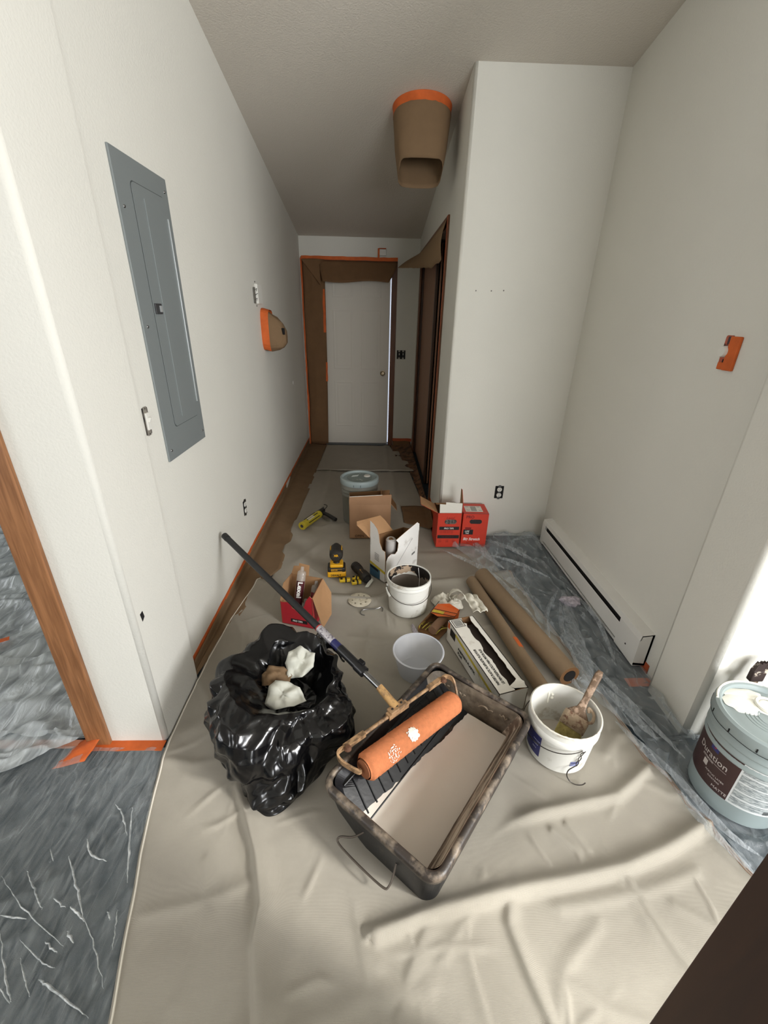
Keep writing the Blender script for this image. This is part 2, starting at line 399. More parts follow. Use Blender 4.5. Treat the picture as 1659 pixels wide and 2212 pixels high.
for n, x0, x1, z0, z1 in (('trim_1', .2, .262, 0, 2.115), ('trim_1', -.807, -.60, 0, 2.115), ('trim_1', -.60, .2, 2.03, 2.115)):
    o = box(n, ((x0+x1)/2, YF-.008, (z0+z1)/2), (x1-x0, .016, z1-z0), DOORCASE, None, .003); reg(o, kind='structure')
reg(box('trim_2', (-.590, YF+.05, 1.02), (.016, .10, 2.04), DOORCASE), kind='structure')
reg(box('trim_2', (.216, YF+.07, 1.02), (.016, .13, 2.04), DOORCASE), kind='structure')

# oak casing beside the left opening and the floor tape
reg(box('trim_3', (-1.052, YA-.009, 1.06), (.088, .018, 2.12), OAK, None, .004), kind='structure')
reg(box('trim_3', (-1.07, YA+.075, 1.05), (.02, .15, 2.1), OAK, None, .002), kind='structure')

# closet: casings and two sliding doors
for y in (3.459, 5.161): reg(box('trim_5', (XC+.05, y, 1.055), (.10, .016, 2.11), BROWNWOOD), kind='structure')
for (y0, y1) in ((3.405, 3.451), (5.13, 5.22)):
    reg(box('trim_4', (XC-.007, (y0+y1)/2, 1.06), (.014, y1-y0, 2.12), BROWNWOOD, None, .003), kind='structure')
reg(box('trim_4', (XC-.007, 4.31, 2.137), (.014, 1.815, .055), BROWNWOOD, None, .003), kind='structure')
for (x, y0, y1, n) in ((.535, 4.02, 5.165, 'door_2'), (.575, 3.455, 4.35, 'door_3')):
    D = thing(n, None, None, (x, y0, .01)); reg(D, kind='structure'); w = y1-y0
    bm = bmesh.new(); bm_box(bm, (.014, w/2, 1.04), (.028, w, 2.08), .002); from_bm('door_slab', bm, mat('closet_panel', (150, 112, 88), .6, var=.15, vscale=3, stretch=(1, 1, .1)), D)
    for yy in (.02, w-.02):
        bm = bmesh.new(); bm_box(bm, (-.002, yy, 1.04), (.034, .04, 2.08), .002); from_bm('stile', bm, DARKWOOD, D)

# ---------------------------------------------------------------- masking paper and tape
def strip_tape(name, pts, w, n, m, label, parent=None, lift=.0015):
    """tape: ribbon of width w laid along pts on a surface with normal n"""
    P = [Vector(p) for p in pts]; N_ = Vector(n); vs = []; fs = []
    rnd = random.Random(len(pts)*7+int(w*1000))
    L_ = sum((b-a).length for a, b in zip(P, P[1:])); k = max(2, int(L_/.05)); Q = []
    for i in range(k+1):
        t = i/k*L_; 
        for a, b in zip(P, P[1:]):
            l = (b-a).length
            if t <= l+1e-6: Q.append((a+(b-a)*(t/l), (b-a).normalized())); break
            t -= l
    for q, t in Q:
        s = t.cross(N_).normalized(); j = (rnd.random()-.5)*.004
        for q2 in (q-s*(w/2+j), q+s*(w/2-j)):
            vs += [q2+N_*(lift+rnd.random()*.001), q2]
    for i in range(len(Q)-1):
        a = i*4; b = a+4
        fs += [(a, a+2, b+2, b), (a+1, b+1, b+3, a+3), (a, b, b+1, a+1), (a+2, a+3, b+3, b+2)]
    o = mesh(name, vs, fs, m, parent)
    if label and not parent: reg(o, label, 'tape')
    return o
# left paper: folds from the wall base onto the floor
def wleft(y): return lerp([(1.5, -.80), (1.9, -.735), (2.3, -.66), (2.42, -.60), (2.9, -.605), (2.95, -.63), (3.4, -.61), (4.4, -.60), (5.43, -.58)], y)
def fl_(u, v):
    y = 1.49+v*(5.42-1.49); xe = wleft(y)
    hz_ = .068
    if u < .25: x = XL+.003; z = hz_*(1-u/.25)+.004
    else:
        t = (u-.25)/.75; x = XL+.003+(xe-XL-.003)*t; z = .004+.010*max(0, nz(x*7, y*2.3))+.012*math.exp(-((t-.25)/.3)**2)+.012*max(0, nz(x*3, y*6, 4))*t
        x += .012*nz(y*3, 0)*t
    return (x+.006*nz(y*4, z*9), y, z)
ml_ = grid('masking_paper', 12, 160, fl_, KRAFT, th=.0006)
reg(ml_, 'brown masking paper taped along the foot of the long left wall', 'paper')
strip_tape('orange_tape', [(XL, 1.49, .078), (XL, YF, .078)], .026, (1, 0, 0), TAPE, 'long strip of orange tape running along the foot of the left wall')
# right side of the corridor: torn paper in front of the closet
rnd = random.Random(5)
def wright(y): return lerp([(3.42, .485), (3.55, .45), (3.9, .44), (4.4, .405), (4.5, .36), (4.8, .34), (4.85, .28), (5.1, .25), (5.42, .23)], y)
def fr_(u, v):
    y = 3.46+v*(5.41-3.46); xe = wright(y)+.015*nz(y*9, 3)
    x = XC-.014-(XC-.014-xe)*u; z = .012+.02*max(0, nz(x*12, y*8, 7))+.03*(1-u)**3
    return (x, y, z)
reg(grid('masking_paper', 8, 60, fr_, mat('crumpled_paper_dark', (112, 78, 50), .85, c2=(70, 46, 28), thr=(.52, .05), vscale=14), th=.0006), 'dark torn brown paper crumpled on the floor in front of the closet', 'paper')
def fsq(u, v):
    x = .262+u*(.225+.01*v); y = 2.98+.14*(1-u)*(1-v)-.0+v*(.46-.14*(1-u)*(1-v)); return (x+.006*nz(y*6, 2), y, .016+.012*nz(x*9, y*7, 1)+(.045*(u-.9)/.1 if u > .9 else 0))
reg(grid('masking_paper', 16, 16, fsq, KRAFT2, th=.0006), 'square of brown paper on the floor beside the open red caulk box', 'paper')
strip_tape('orange_tape', [(XC, 2.97, .06), (XC, 3.40, .06)], .11, (-1, 0, 0), TAPE, 'wide orange tape at the foot of the closet wall, beside the red boxes')
strip_tape('orange_tape', [(.262, YF, .075), (XC, YF, .075)], .04, (0, -1, 0), mat('orange_tape_dull', (190, 90, 52), .7, var=.2), 'short orange tape on the end wall right of the door, near the floor')
panel('x', [(0, 0, 0), (1, 0, 0), (0, 1, 0)], .001, KRAFT) and bpy.data.objects.remove(bpy.data.objects['x'])
def fpe(u, v):
    x = .265+u*.23; z = .06*(1-v); y = YF-.004-v*v*.13; return (x, y-.01*nz(x*9, v*4), max(.01, z+.01*nz(x*11, v*5, 4)))
reg(grid('masking_paper', 10, 8, fpe, KRAFT2, th=.0006), 'brown paper apron at the foot of the end wall right of the door', 'paper')
# paper round the end door
dp = thing('door_masking', 'brown paper and orange tape masking the frame of the white end door', 'paper', (0, YF-.017, 0))
def fdl(u, v):
    z = 2.09-v*2.075; w = lerp([(0, .25), (.5, .245), (1, .225)], v)
    x = -.795+u*w; return (x, -.004-.05*math.sin(u*PI)*(.6+.4*math.cos(v*9))-.012*nz(u*5, v*6), z)
grid('paper_left', 10, 40, fdl, KRAFT2, dp, th=.0006)
def fdt(u, v):
    # head sheet leans forward from the top casing and narrows at its lower edge
    x0 = -.62+.06*v; x1 = .262-.10*v**1.5
    return (x0+(x1-x0)*u, -.004-.13*v-.015*math.sin(u*PI)*v, 2.085-.215*v-.012*math.sin(u*PI*2)*v)
grid('paper_head', 20, 8, fdt, KRAFT2, dp, th=.0006)
panel('paper_corner', [(-.79, -.07, 2.08), (-.60, -.05, 2.085), (-.585, -.075, 1.83)], .0008, KRAFT2, dp)
strip_tape('tape_left', [(-.80, -.002, .01), (-.80, -.002, 2.1)], .022, (0, -1, 0), TAPE, None, dp)
strip_tape('tape_head', [(-.80, -.002, 2.105), (.262, -.002, 2.105)], .035, (0, -1, 0), TAPE, None, dp)
strip_tape('tape_inner', [(-.565, -.012, 1.35), (-.565, -.012, 1.80)], .028, (0, -1, 0), TAPE, None, dp)
strip_tape('tape_inner', [(-.562, -.012, .80), (-.562, -.012, 1.02)], .028, (0, -1, 0), TAPE, None, dp)
# paper hanging over the closet
def fh(u, v):
    # u along from near top corner to the far end; v down
    y = 3.44+u*1.73; top = 2.145; dz = lerp([(0, .24), (.25, .25), (.6, .20), (1, .14)], u)
    x = XC-.016-v*(.02+.16*u**2)-.02*math.sin(v*PI)
    z = top-dz*v*(1+.06*nz(u*9, 1))
    if u > .9: x -= (u-.9)*.6*v
    return (x, y, z)
hp = grid('masking_paper', 40, 8, fh, mat('kraft_paper_hanging', (146, 118, 86), .85, bump=.3, bscale=12, bdist=.005), th=.0008); reg(hp, 'brown paper flap hanging from the top of the closet opening', 'paper')
strip_tape('orange_tape', [(XC-.014, 3.412, .2), (XC-.014, 3.412, 2.16)], .012, (-1, 0, 0), mat('orange_tape_dull', (190, 90, 52)), 'thin upright orange tape along the near closet casing')
# left return wall base tape and threshold tapes
strip_tape('orange_tape', [(-1.08, YA-.022, .002), (-.80, YA-.022, .002)], .044, (0, 0, 1), TAPE, 'orange tape on the floor in front of the left wall end, beside the canvas')
def fflare(u, v):
    x = -1.16+.10*u+.03*v; y = YA-.12+.11*v+.03*u; return (x, y, .010+.035*u*v+.008*nz(x*30, y*30))
reg(grid('orange_tape', 8, 8, fflare, TAPE, th=.0005), 'crumpled flare of orange tape at the foot of the oak casing', 'tape')
strip_tape('orange_tape', [(-3.2, 1.150, .006), (-1.12, 1.150, .006)], .035, (0, 0, 1), TAPE2, 'faded tape across the left doorway threshold under plastic')
strip_tape('orange_tape', [(-2.05, 1.56, .030), (-1.815, 1.72, .030)], .03, (0, 0, 1), TAPE, 'orange tape scrap on the plastic beyond the left doorway')
strip_tape('orange_tape', [(-2.7, 2.1, .030), (-2.38, 2.13, .030)], .03, (0, 0, 1), TAPE2, 'small pale tape scrap farther into the left room')
strip_tape('orange_tape', [(XR_, 1.50, .03), (XR_, 2.85, .03)], .05, (-1, 0, 0), mat('orange_tape_dull', (190, 90, 52)), 'orange tape under the white baseboard heater')
strip_tape('orange_tape', [(1.20, YD2+.03, .004), (1.32, YD2+.03, .004)], .05, (0, 0, 1), TAPE, 'orange tape end on the floor at the near end of the heater')

# ---------------------------------------------------------------- things on the walls
# breaker panel, local: x along +y of the room, y up, on the left wall
pt = thing('breaker_panel', 'flush grey steel breaker panel cover with a hinged door on the left wall', 'electrical panel', (XL, 1.661, .986), rot=(R(90), 0, R(90)))
# local axes: x -> world y, y -> world z, z -> world x (out of wall)
bm = bmesh.new(); bm_box(bm, (.1985, .508, .004), (.397, 1.016, .008), .002); from_bm('cover', bm, PANELGREY, pt)
def rrect(x0, x1, y0, y1, r, z, k=6):
    out = []
    for cx, cy, a0 in ((x1-r, y1-r, 0), (x0+r, y1-r, 90), (x0+r, y0+r, 180), (x1-r, y0+r, 270)):
        for i in range(k+1):
            a = R(a0+90*i/k); out.append((cx+r*math.cos(a), cy+r*math.sin(a), z))
    return out
panel('seam', rrect(.098, .352, .118, .948, .02, .0086), .001, mat('seam_dark', (60, 64, 64), .7), pt, normal=(0, 0, 1))
dr = panel('panel_door', rrect(.101, .349, .121, .945, .018, .011), .004, PANELGREY, pt, normal=(0, 0, 1))
for x in (.175,): 
    o = box('door_rib', (x, .53, .0125), (.006, .76, .004), PANELGREY, pt, .001)
box('hinge', (.352, .53, .0125), (.005, .70, .006), mat('bright_edge', (185, 190, 190), .3, metal=.6), pt, .001)
lt = thing('latch', None, None); lt.parent = pt; bpy.data.objects.remove(lt)
la = box('latch', (.13, .56, .013), (.05, .036, .008), mat('latch_dark', (52, 52, 54), .5), pt, .002)
box('latch_slide', (.012, 0, .005), (.018, .022, .006), mat('latch_light', (150, 152, 152), .4), la, .001)
for x, y in ((.03, .04), (.03, .5), (.03, .86), (.37, .04), (.37, .5), (.37, .97)):
    lathe('screw', [(0, .0035), (.004, .003), (.0055, 0), (0, 0)], STEEL, pt, 12, (x, y, .008))

def device_box(name, label, cat, loc, rot, w=.052, h=.098, kind='switch', group=None):
    t = thing(name, label, cat, loc, rot=rot)
    bm = bmesh.new()
    # dark recess ring (open electrical box, no cover plate)
    o = panel('box_opening', rrect(-w/2-.006 if kind != 'single' else -.02, w/2+.006 if kind != 'single' else .02, -h/2, h/2, .004, .0015), .001, HOLE if kind != 'single' else mat('box_grey', (84, 78, 70), .7, c2=(44, 40, 38), thr=(.5, .05), vscale=60), t, normal=(0, 0, 1))
    if kind == 'outlet':
        panel('yoke', rrect(-.010, .010, -.056, .056, .002, .003), .001, STEEL, t, normal=(0, 0, 1))
        for s in (-1, 1):
            pts = [(math.cos(a)*.0175, s*.0215+max(-.0135, min(.0135, math.sin(a)*.0175)), .007) for a in [2*PI*i/28 for i in range(28)]]
            f = panel('receptacle', pts, .005, mat('ivory_plastic', (222, 220, 212), .4), t, normal=(0, 0, 1))
            for dx in (-.006, .006):
                box('slot', (dx, s*.0215+.003, .0072), (.0022, .008, .0008), HOLE, t)
            lathe('ground_hole', [(0, .0008), (.0024, .0008), (.0024, 0)], HOLE, t, 10, (0, s*.0215-.007, .0068))
    else:
        n = 2 if kind == 'double' else 1
        for i in range(n):
            cx = (i-(n-1)/2)*.046
            panel('yoke', rrect(cx-.012, cx+.012, -.052, .052, .002, .003), .001, mat('dull_metal', (168, 162, 152), .5, metal=.5), t, normal=(0, 0, 1))
            if kind == 'double': box('switch_body', (cx, 0, .006), (.026, .064, .007), mat('black_switch', (28, 28, 28), .5), t, .002)
            else: box('switch_body', (cx, 0, .006), (.024, .062, .007), mat('ivory_plastic', (222, 220, 212)), t, .002)
            box('switch_toggle', (cx, .006, .012), (.009, .018, .010), mat('ivory_plastic', (222, 220, 212)), t, .002, rot=(R(25), 0, 0))
            for s in (-1, 1): lathe('screw', [(0, .002), (.003, .0015), (.0035, 0)], STEEL, t, 8, (cx, s*.046, .003))
    return t
LW = (R(90), 0, R(90)); NW = (R(90), 0, 0); RW = (R(90), 0, R(-90))
device_box('light_switch', 'uncovered white light switch in its raw wall box beside the grey breaker panel', 'switch', (XL, 1.562, 1.174), LW, kind='single')
device_box('wall_outlet', 'small uncovered outlet low on the long left wall', 'outlet', (XL, 2.535, .396), LW, kind='outlet')
device_box('wall_outlet', 'white duplex outlet in a black opening on the niche wall above the red boxes', 'outlet', (.946, YN, .365), NW, kind='outlet')
device_box('light_switch', 'double black light switch without a plate right of the end door', 'switch', (.335, YF, 1.12), NW, w=.09, h=.10, kind='double')
# thermostat base with its cover gone
t = thing('thermostat_base', 'small white wall plate with bare wires above the paper-wrapped sconce', 'wall plate', (XL, 3.29, 1.60), rot=LW)
bm = bmesh.new(); bm_box(bm, (.085, .06, .012), (.13, .125, .024), .006); from_bm('plate', bm, mat('ivory_plastic', (222, 220, 212)), t)
panel('terminal_recess', rrect(-.02, .03, .0, .10, .01, .008), .004, mat('terminal_grey', (110, 106, 98), .7), t, normal=(0, 0, 1))
for k, (x, y) in enumerate(((-.01, .02), (.012, .05), (.0, .08))):
    tube('wire', spline([(x, y, .008), (x+.008, y+.012, .022), (x+.02, y-.004, .014)], 4), .0016, mat('wire_dark', (40, 38, 36)), t, 6)
lathe('screw', [(0, .003), (.004, .002), (.005, 0)], DARKSTEEL, t, 8, (.05, .135, .002)); lathe('screw', [(0, .003), (.004, .002), (.005, 0)], DARKSTEEL, t, 8, (.05, -.015, .002))
# paper wrapped sconce
t = thing('wrapped_sconce', 'wall sconce wrapped in brown paper with orange tape at its base', 'wall lamp', (XL, 3.50, 1.43), rot=LW)
rings = []; vs = []; fs = []; n = 24
prof = [(.0, .088, .14), (.012, .088, .14), (.05, .084, .135), (.10, .072, .115), (.14, .055, .085), (.165, .038, .045), (.17, .0, .0)]
for k, (z, rx, ry) in enumerate(prof):
    for i in range(n):
        a = 2*PI*i/n; ca, sa = math.cos(a), math.sin(a)
        sx = math.copysign(abs(ca)**.6, ca); sy = math.copysign(abs(sa)**.6, sa)
        j = 1+.09*nz(ca*2+3, sa*2, k*1.3)*(k > 1)
        vs.append((sx*rx*j+.0, sy*ry*j-.01*k, z))
for k in range(len(prof)-1):
    for i in range(n): fs.append((k*n+i, k*n+(i+1) % n, (k+1)*n+(i+1) % n, (k+1)*n+i))
mesh('paper_wrap', vs, fs, KRAFT, t)
vs2 = []; fs2 = []
for z, s in ((.0, 1.04), (.012, 1.045), (.055, 1.03)):
    for i in range(n):
        a = 2*PI*i/n; ca, sa = math.cos(a), math.sin(a)
        vs2.append((math.copysign(abs(ca)**.6, ca)*.088*s, math.copysign(abs(sa)**.6, sa)*.14*s-.01*z/.05, z))
for k in range(2):
    for i in range(n): fs2.append((k*n+i, k*n+(i+1) % n, (k+1)*n+(i+1) % n, (k+1)*n+i))
mesh('orange_tape_band', vs2, fs2, TAPE, t)
for y, dz in ((.02, 0), (-.012, .012)): box('opening', (-.045+dz*2, y-.03, .148-dz), (.016, .045, .03), HOLE, t, .004, rot=(0, R(-35), R(8)))
# orange taped dimmer switch on the right wall: local x -> -y
t = thing('taped_switch', 'round white dimmer knob on a switch masked with orange tape on the right wall', 'switch', (XR_, 1.655, 1.438), rot=RW)
panel('box_opening', rrect(-.04, .0, -.058, .062, .008, .002), .001, mat('terracotta', (176, 92, 70), .8, c2=(80, 46, 40), thr=(.55, .03), vscale=30), t, normal=(0, 0, 1))
box('tape_cover', (.018, .0, .006), (.050, .118, .012), TAPE, t, .004)
box('dark_corner', (-.014, .045, .004), (.018, .026, .004), mat('aubergine', (74, 56, 58), .8), t)
box('dark_corner', (-.010, -.028, .004), (.016, .014, .004), HOLE, t)
box('tape_fold', (-.018, -.045, .005), (.036, .026, .006), TAPE, t, .003)
lathe('dimmer_knob', [(0, .020), (.017, .019), (.0195, .014), (.0205, 0), (0, 0)], mat('ivory_plastic', (222, 220, 212)), t, 28, (-.017, .006, .004))
# sensor above the door
t = thing('door_chime', 'tiny white block edged with orange tape above the end door', 'chime', (.09, YF, 2.135), rot=NW)
box('block', (.006, .035, .012), (.075, .06, .024), mat('ivory_plastic', (222, 220, 212)), t, .003)
box('tape_side', (-.04, .03, .012), (.02, .085, .026), TAPE, t, .002); box('tape_top', (.0, .072, .012), (.08, .008, .026), mat('orange_tape_dull', (190, 90, 52)), t)
# nails and holes
for x, z in ((.625, 1.691), (.72, 1.692), (.796, 1.695)):
    o = lathe('wall_nail', [(0, .004), (.0035, .0035), (.004, 0), (0, 0)], DARKSTEEL, None, 10, (x, YN, z), (R(90), 0, 0)); reg(o, {.625: 'tiny nail in the niche wall, left of three', .72: 'faint middle nail of three on the niche wall', .796: 'tiny dark nail in the niche wall, right of three'}[x], 'nail', 'nails in the niche wall')
o = panel('wall_hole', [(XB+.0012, 1.205, .585), (XB+.0012, 1.222, .588), (XB+.0012, 1.226, .562), (XB+.0012, 1.210, .552)], .001, HOLE, None, normal=(1, 0, 0)); reg(o, 'small dark chip in the bright left wall end', 'hole')
o = lathe('wall_plug', [(0, .006), (.016, .005), (.018, 0), (0, 0)], WHITEP, None, 16, (XL, 4.551, .896), (0, R(90), 0)); reg(o, 'small round white door bumper far along the left wall', 'wall bumper')
# baseboard heater
t = thing('baseboard_heater', 'long white electric baseboard heater at the foot of the right wall', 'heater', (XR_, 1.531, .03))
HM = mat('heater_enamel', (224, 222, 216), .4, var=.05, vscale=5, bump=.1, bscale=60); Lh = 1.256
def hprof(name, pr, y0, y1, m):
    vs = [(x, y, z) for y in (y0, y1) for x, z in pr]; n = len(pr)
    fs = [tuple(range(n)), tuple(range(2*n-1, n-1, -1))]+[(i, n+i, n+(i+1) % n, (i+1) % n) for i in range(n)]
    bm = bmesh.new(); bm.from_mesh(mesh('tmp', vs, fs, m).data); bpy.data.objects.remove(bpy.data.objects['tmp'])
    return from_bm(name, bm, m, t)
hprof('body', [(0, 0), (-.010, 0), (-.010, .183), (0, .183)], 0, Lh, HM)
hprof('top_cover', [(0, .186), (-.058, .178), (-.062, .15), (-.058, .15), (-.055, .173), (0, .181)], 0, Lh, HM)
hprof('front_panel', [(-.062, .118), (-.060, .12), (-.054, .028), (-.057, .024), (-.064, .03)], .09, Lh-.03, HM)
hprof('lower_rail', [(-.010, 0), (-.062, .004), (-.062, .018), (-.010, .012)], 0, Lh, HM)
hprof('dark_slot', [(-.012, .02), (-.048, .02), (-.048, .17), (-.012, .17)], .09, Lh-.03, HOLE)
hprof('end_box', [(0, 0), (-.064, 0), (-.064, .15), (-.059, .18), (0, .187)], 0, .17, HM)
hprof('end_box', [(0, 0), (-.064, 0), (-.064, .15), (-.059, .18), (0, .187)], Lh-.05, Lh, HM)
lathe('screw', [(0, .003), (.004, .002), (.005, 0)], DARKSTEEL, t, 8, (-.064, .085, .06), (0, R(-90), 0))
# ceiling lamp in a paper sleeve
t = thing('wrapped_ceiling_lamp', 'ceiling lamp bagged in an open brown paper sleeve with orange tape at the top', 'ceiling lamp', (.278, 3.300, ceil_z(3.300)), rot=(R(-9.5), 0, 0))
vs, fs = [], []; n = 56; rows = 14
def lamp_pt(i, k, off=0):
    a = 2*PI*i/n; v = k/(rows-1); ca, sa = math.cos(a), math.sin(a)
    e = 1-.38*v                                   # round at the ceiling, boxier at the mouth
    sx = math.copysign(abs(ca)**e, ca); sy = math.copysign(abs(sa)**e, sa)
    r = lerp([(0, .167), (.15, .170), (.6, .155), (1, .132)], v)+off
    j = 1+.03*nz(ca*2.2, sa*2.2, 1)*v+.02*nz(ca*5, sa*5, v*3)*v
    z = -.285*v-.075*v*sstep(-.8, .6, sa)-.02*v*max(0, -sa)
    return (sx*r*j, sy*r*j*.92, z-.001)
for k in range(rows):
    for i in range(n): vs.append(lamp_pt(i, k))
for k in range(rows-1):
    for i in range(n): fs.append((k*n+i, k*n+(i+1) % n, (k+1)*n+(i+1) % n, (k+1)*n+i))
o = mesh('paper_sleeve', vs, fs, KRAFT, t, True); md = o.modifiers.new('t', 'SOLIDIFY'); md.thickness = .002; md.offset = -1
vs, fs = [], []
for k, (kk, off) in enumerate(((0, .010), (0.8, .004), (1.9, .003))):
    for i in range(n):
        p = list(lamp_pt(i, kk, off)); p[2] += .006*nz(i*.9, k*3)*(k == 2); vs.append(p)
for k in range(2):
    for i in range(n): fs.append((k*n+i, k*n+(i+1) % n, (k+1)*n+(i+1) % n, (k+1)*n+i))
mesh('orange_tape_ring', vs, fs, TAPE, t, True)
# a second folded layer of paper inside the mouth and the lamp body itself
def fin(u, v): a = PI*(.95+u*1.1); return (math.cos(a)*.120, math.sin(a)*.110, -.24+.13*v+.01*math.sin(u*9))
grid('inner_fold', 16, 5, fin, KRAFT2, t, th=.001)
lathe('lamp_body', [(0, -.16), (.07, -.155), (.10, -.12), (.11, -.03), (.12, 0), (0, 0)], mat('lamp_glass', (200, 190, 170), .4), t, 32)

# ---------------------------------------------------------------- floor coverings
def edge_left(y): return lerp([(-.7, -.47), (.424, -.612), (.77, -.713), (1.089, -.785), (1.166, -.792), (1.25, -.793), (1.6, -.793), (1.9, -.775), (2.3, -.715)], y)
def edge_right(y): return lerp([(-.7, 1.6), (.424, 1.30), (.703, 1.178), (.86, 1.15), (.9, 1.122), (1.019, 1.117), (1.06, 1.08), (1.287, 1.063), (1.903, .989), (2.404, .924), (2.6, .9)], y)
RIDGES = [  # polyline, height, half width, steepness of the far side
    ([(-.475, .982), (-.40, .86), (-.351, .765), (-.304, .639), (-.304, .551), (-.265, .418), (-.22, .2)], .030, .06, 6),
    ([(.02, .565), (.138, .60), (.488, .665), (.791, .712), (.95, .76), (1.138, .828)], .030, .042, 3.0),
    ([(.36, .80), (.47, .85), (.66, .885), (.871, .925), (1.04, 1.02)], .024, .036, 2.5),
    ([(.55, .62), (.82, .655), (1.0, .70)], .008, .03, 2),
    ([(.42, .66), (.394, .588), (.42, .48), (.442, .406), (.45, .3)], .012, .03, 2),
    ([(.78, .70), (.80, .60), (.827, .525), (.86, .44)], .008, .022, 1.5),
    ([(.60, .82), (.66, .76), (.66, .72)], .009, .022, 2), ([(.655, .84), (.70, .76)], .007, .018, 2),
    ([(.93, 1.09), (1.0, 1.16), (1.06, 1.18)], .010, .04, 2),
    ([(.16, .58), (.10, .48), (.06, .36)], .008, .035, 2), ([(.46, .40), (.52, .50), (.64, .58)], .006, .03, 2),
    ([(-.76, 1.08), (-.66, 1.06), (-.56, 1.09)], .007, .025, 1.5), ([(-.62, .62), (-.42, .66), (-.32, .70)], .006, .03, 2),
    ([(-.20, .38), (.0, .45), (.15, .46)], .008, .04, 2), ([(-.05, .70), (-.02, .55), (.02, .40)], .006, .03, 2),
    ([(-.1, 1.75), (.1, 1.72), (.35, 1.80)], .007, .03, 2), ([(-.25, 1.65), (-.05, 1.58), (.1, 1.5)], .006, .03, 2),
    ([(-.78, 1.45), (-.70, 1.35), (-.66, 1.28)], .009, .03, 2), ([(-.75, 1.9), (-.66, 1.75), (-.63, 1.6)], .008, .03, 2),
    ([(.88, .62), (.98, .56), (1.1, .55)], .006, .025, 2), ([(.5, .48), (.6, .42), (.72, .38)], .006, .025, 2),
    ([(.2, .52), (.3, .62), (.35, .70)], .006, .025, 2), ([(-.5, .75), (-.45, .6), (-.47, .45)], .005, .03, 2),
    ([(1.0, .98), (1.06, .93), (1.11, .92)], .008, .03, 2), ([(.90, 1.6), (.87, 1.45), (.93, 1.3)], .006, .025, 2)]
OBJ = [(-.33, 1.22, .30), (.23, 1.0, .30), (.05, .85, .22), (.42, 1.18, .2), (.73, 1.12, .12), (.21, 2.01, .12), (.24, 1.5, .12), (.48, 1.53, .2), (-.38, 1.92, .13), (-.064, 2.07, .075), (.8, 1.8, .08), (.72, 1.9, .07), (.66, 2.1, .08), (.86, 1.55, .08), (.30, 1.8, .1), (.45, 1.95, .1)]
_c = random.Random(77); CRS = []
for _ in range(64):
    cx, cy = _c.uniform(-.7, 1.3), _c.uniform(.25, 2.3); an = _c.choice((R(12), R(25), R(70), R(-55), R(100)))+_c.gauss(0, .25); ln = _c.uniform(.07, .22)
    dx, dy = math.cos(an)*ln, math.sin(an)*ln; kx, ky = _c.gauss(0, .02), _c.gauss(0, .02)
    pts = [(cx-dx, cy-dy), (cx+kx, cy+ky), (cx+dx, cy+dy)]; w = _c.uniform(.008, .018); a = _c.uniform(.003, .008)
    CRS.append((min(p[0] for p in pts)-.05, max(p[0] for p in pts)+.05, min(p[1] for p in pts)-.05, max(p[1] for p in pts)+.05, pts, a, w, cx, cy, ln))
def canvas_h(x, y):
    h = 0
    for bx0, bx1, by0, by1, pts, a, w, cx, cy, ln in CRS:
        if bx0 < x < bx1 and by0 < y < by1:
            d, s = segdist(x, y, pts)
            if d < .045:
                f = 1-min(1, math.hypot(x-cx, y-cy)/(ln*1.05)); ww = w if s < 0 else w*.45
                h = max(h, a*math.exp(-(d/ww)**2*.8)*min(1, f*2.2))
    for pts, a, w, st in RIDGES:
        d, s = segdist(x, y, pts)
        ww = w if s < 0 else w/st*1.2
        if d < ww*2.2: h = max(h, a*math.exp(-(d/ww)**2*1.6))
    # long soft swells and fine creases
    h += .010*max(0, nz(x*2.6, y*3.4, 3))+.0045*abs(nz(x*7+3, y*7, 5))
    for cx, cy, r in OBJ:
        dd = math.hypot(x-cx, y-cy)
        if dd < r*1.25: h *= sstep(r*.8, r*1.25, dd)
    return h
NX, NY = 330, 420
def ytop(x): return lerp([(-.72, 2.31), (-.62, 2.26), (-.45, 2.19), (-.2, 2.14), (.05, 2.12), (.22, 2.22), (.34, 2.29), (.6, 2.34), (.95, 2.42)], x)
def fcan(u, v):
    y0 = -.7+v*3.0; x = edge_left(y0)+(edge_right(y0)-edge_left(y0))*u
    yt = ytop(x); y = -.7+v*(yt+.7)
    x = edge_left(y)+(edge_right(y)-edge_left(y))*u
    e = min(u, 1-u)
    roll = .018*math.exp(-((yt-y-.05)/.035)**2)     # loose fold along the far hem
    h = .007+canvas_h(x, y)*(1 if e > .02 else .55+.45*e/.02)+roll*(1 if v < .995 else .3)
    return (x+.006*nz(y*5, u*3), y+.010*nz(x*4, 2)*v, h)
can = grid('canvas_drop_cloth', NX, NY, fcan, CANVAS); reg(can, 'large beige canvas drop cloth spread creased over the floor under the tools', 'drop cloth')
md = can.modifiers.new('t', 'SOLIDIFY'); md.thickness = .0025; md.offset = -1
# stitched hems
for nm, uu, m in (('hem', .9955, mat('hem_thread', (176, 134, 112), .8)), ('hem', .9905, mat('hem_thread', (176, 134, 112))), ('hem', .004, mat('hem_light', (236, 230, 216), .8))):
    pts = [Vector(fcan(uu, v/240))+Vector((0, 0, .0012)) for v in range(0, 241)]
    tube(nm, pts, .0011 if uu > .5 else .0028, m, can, 5)
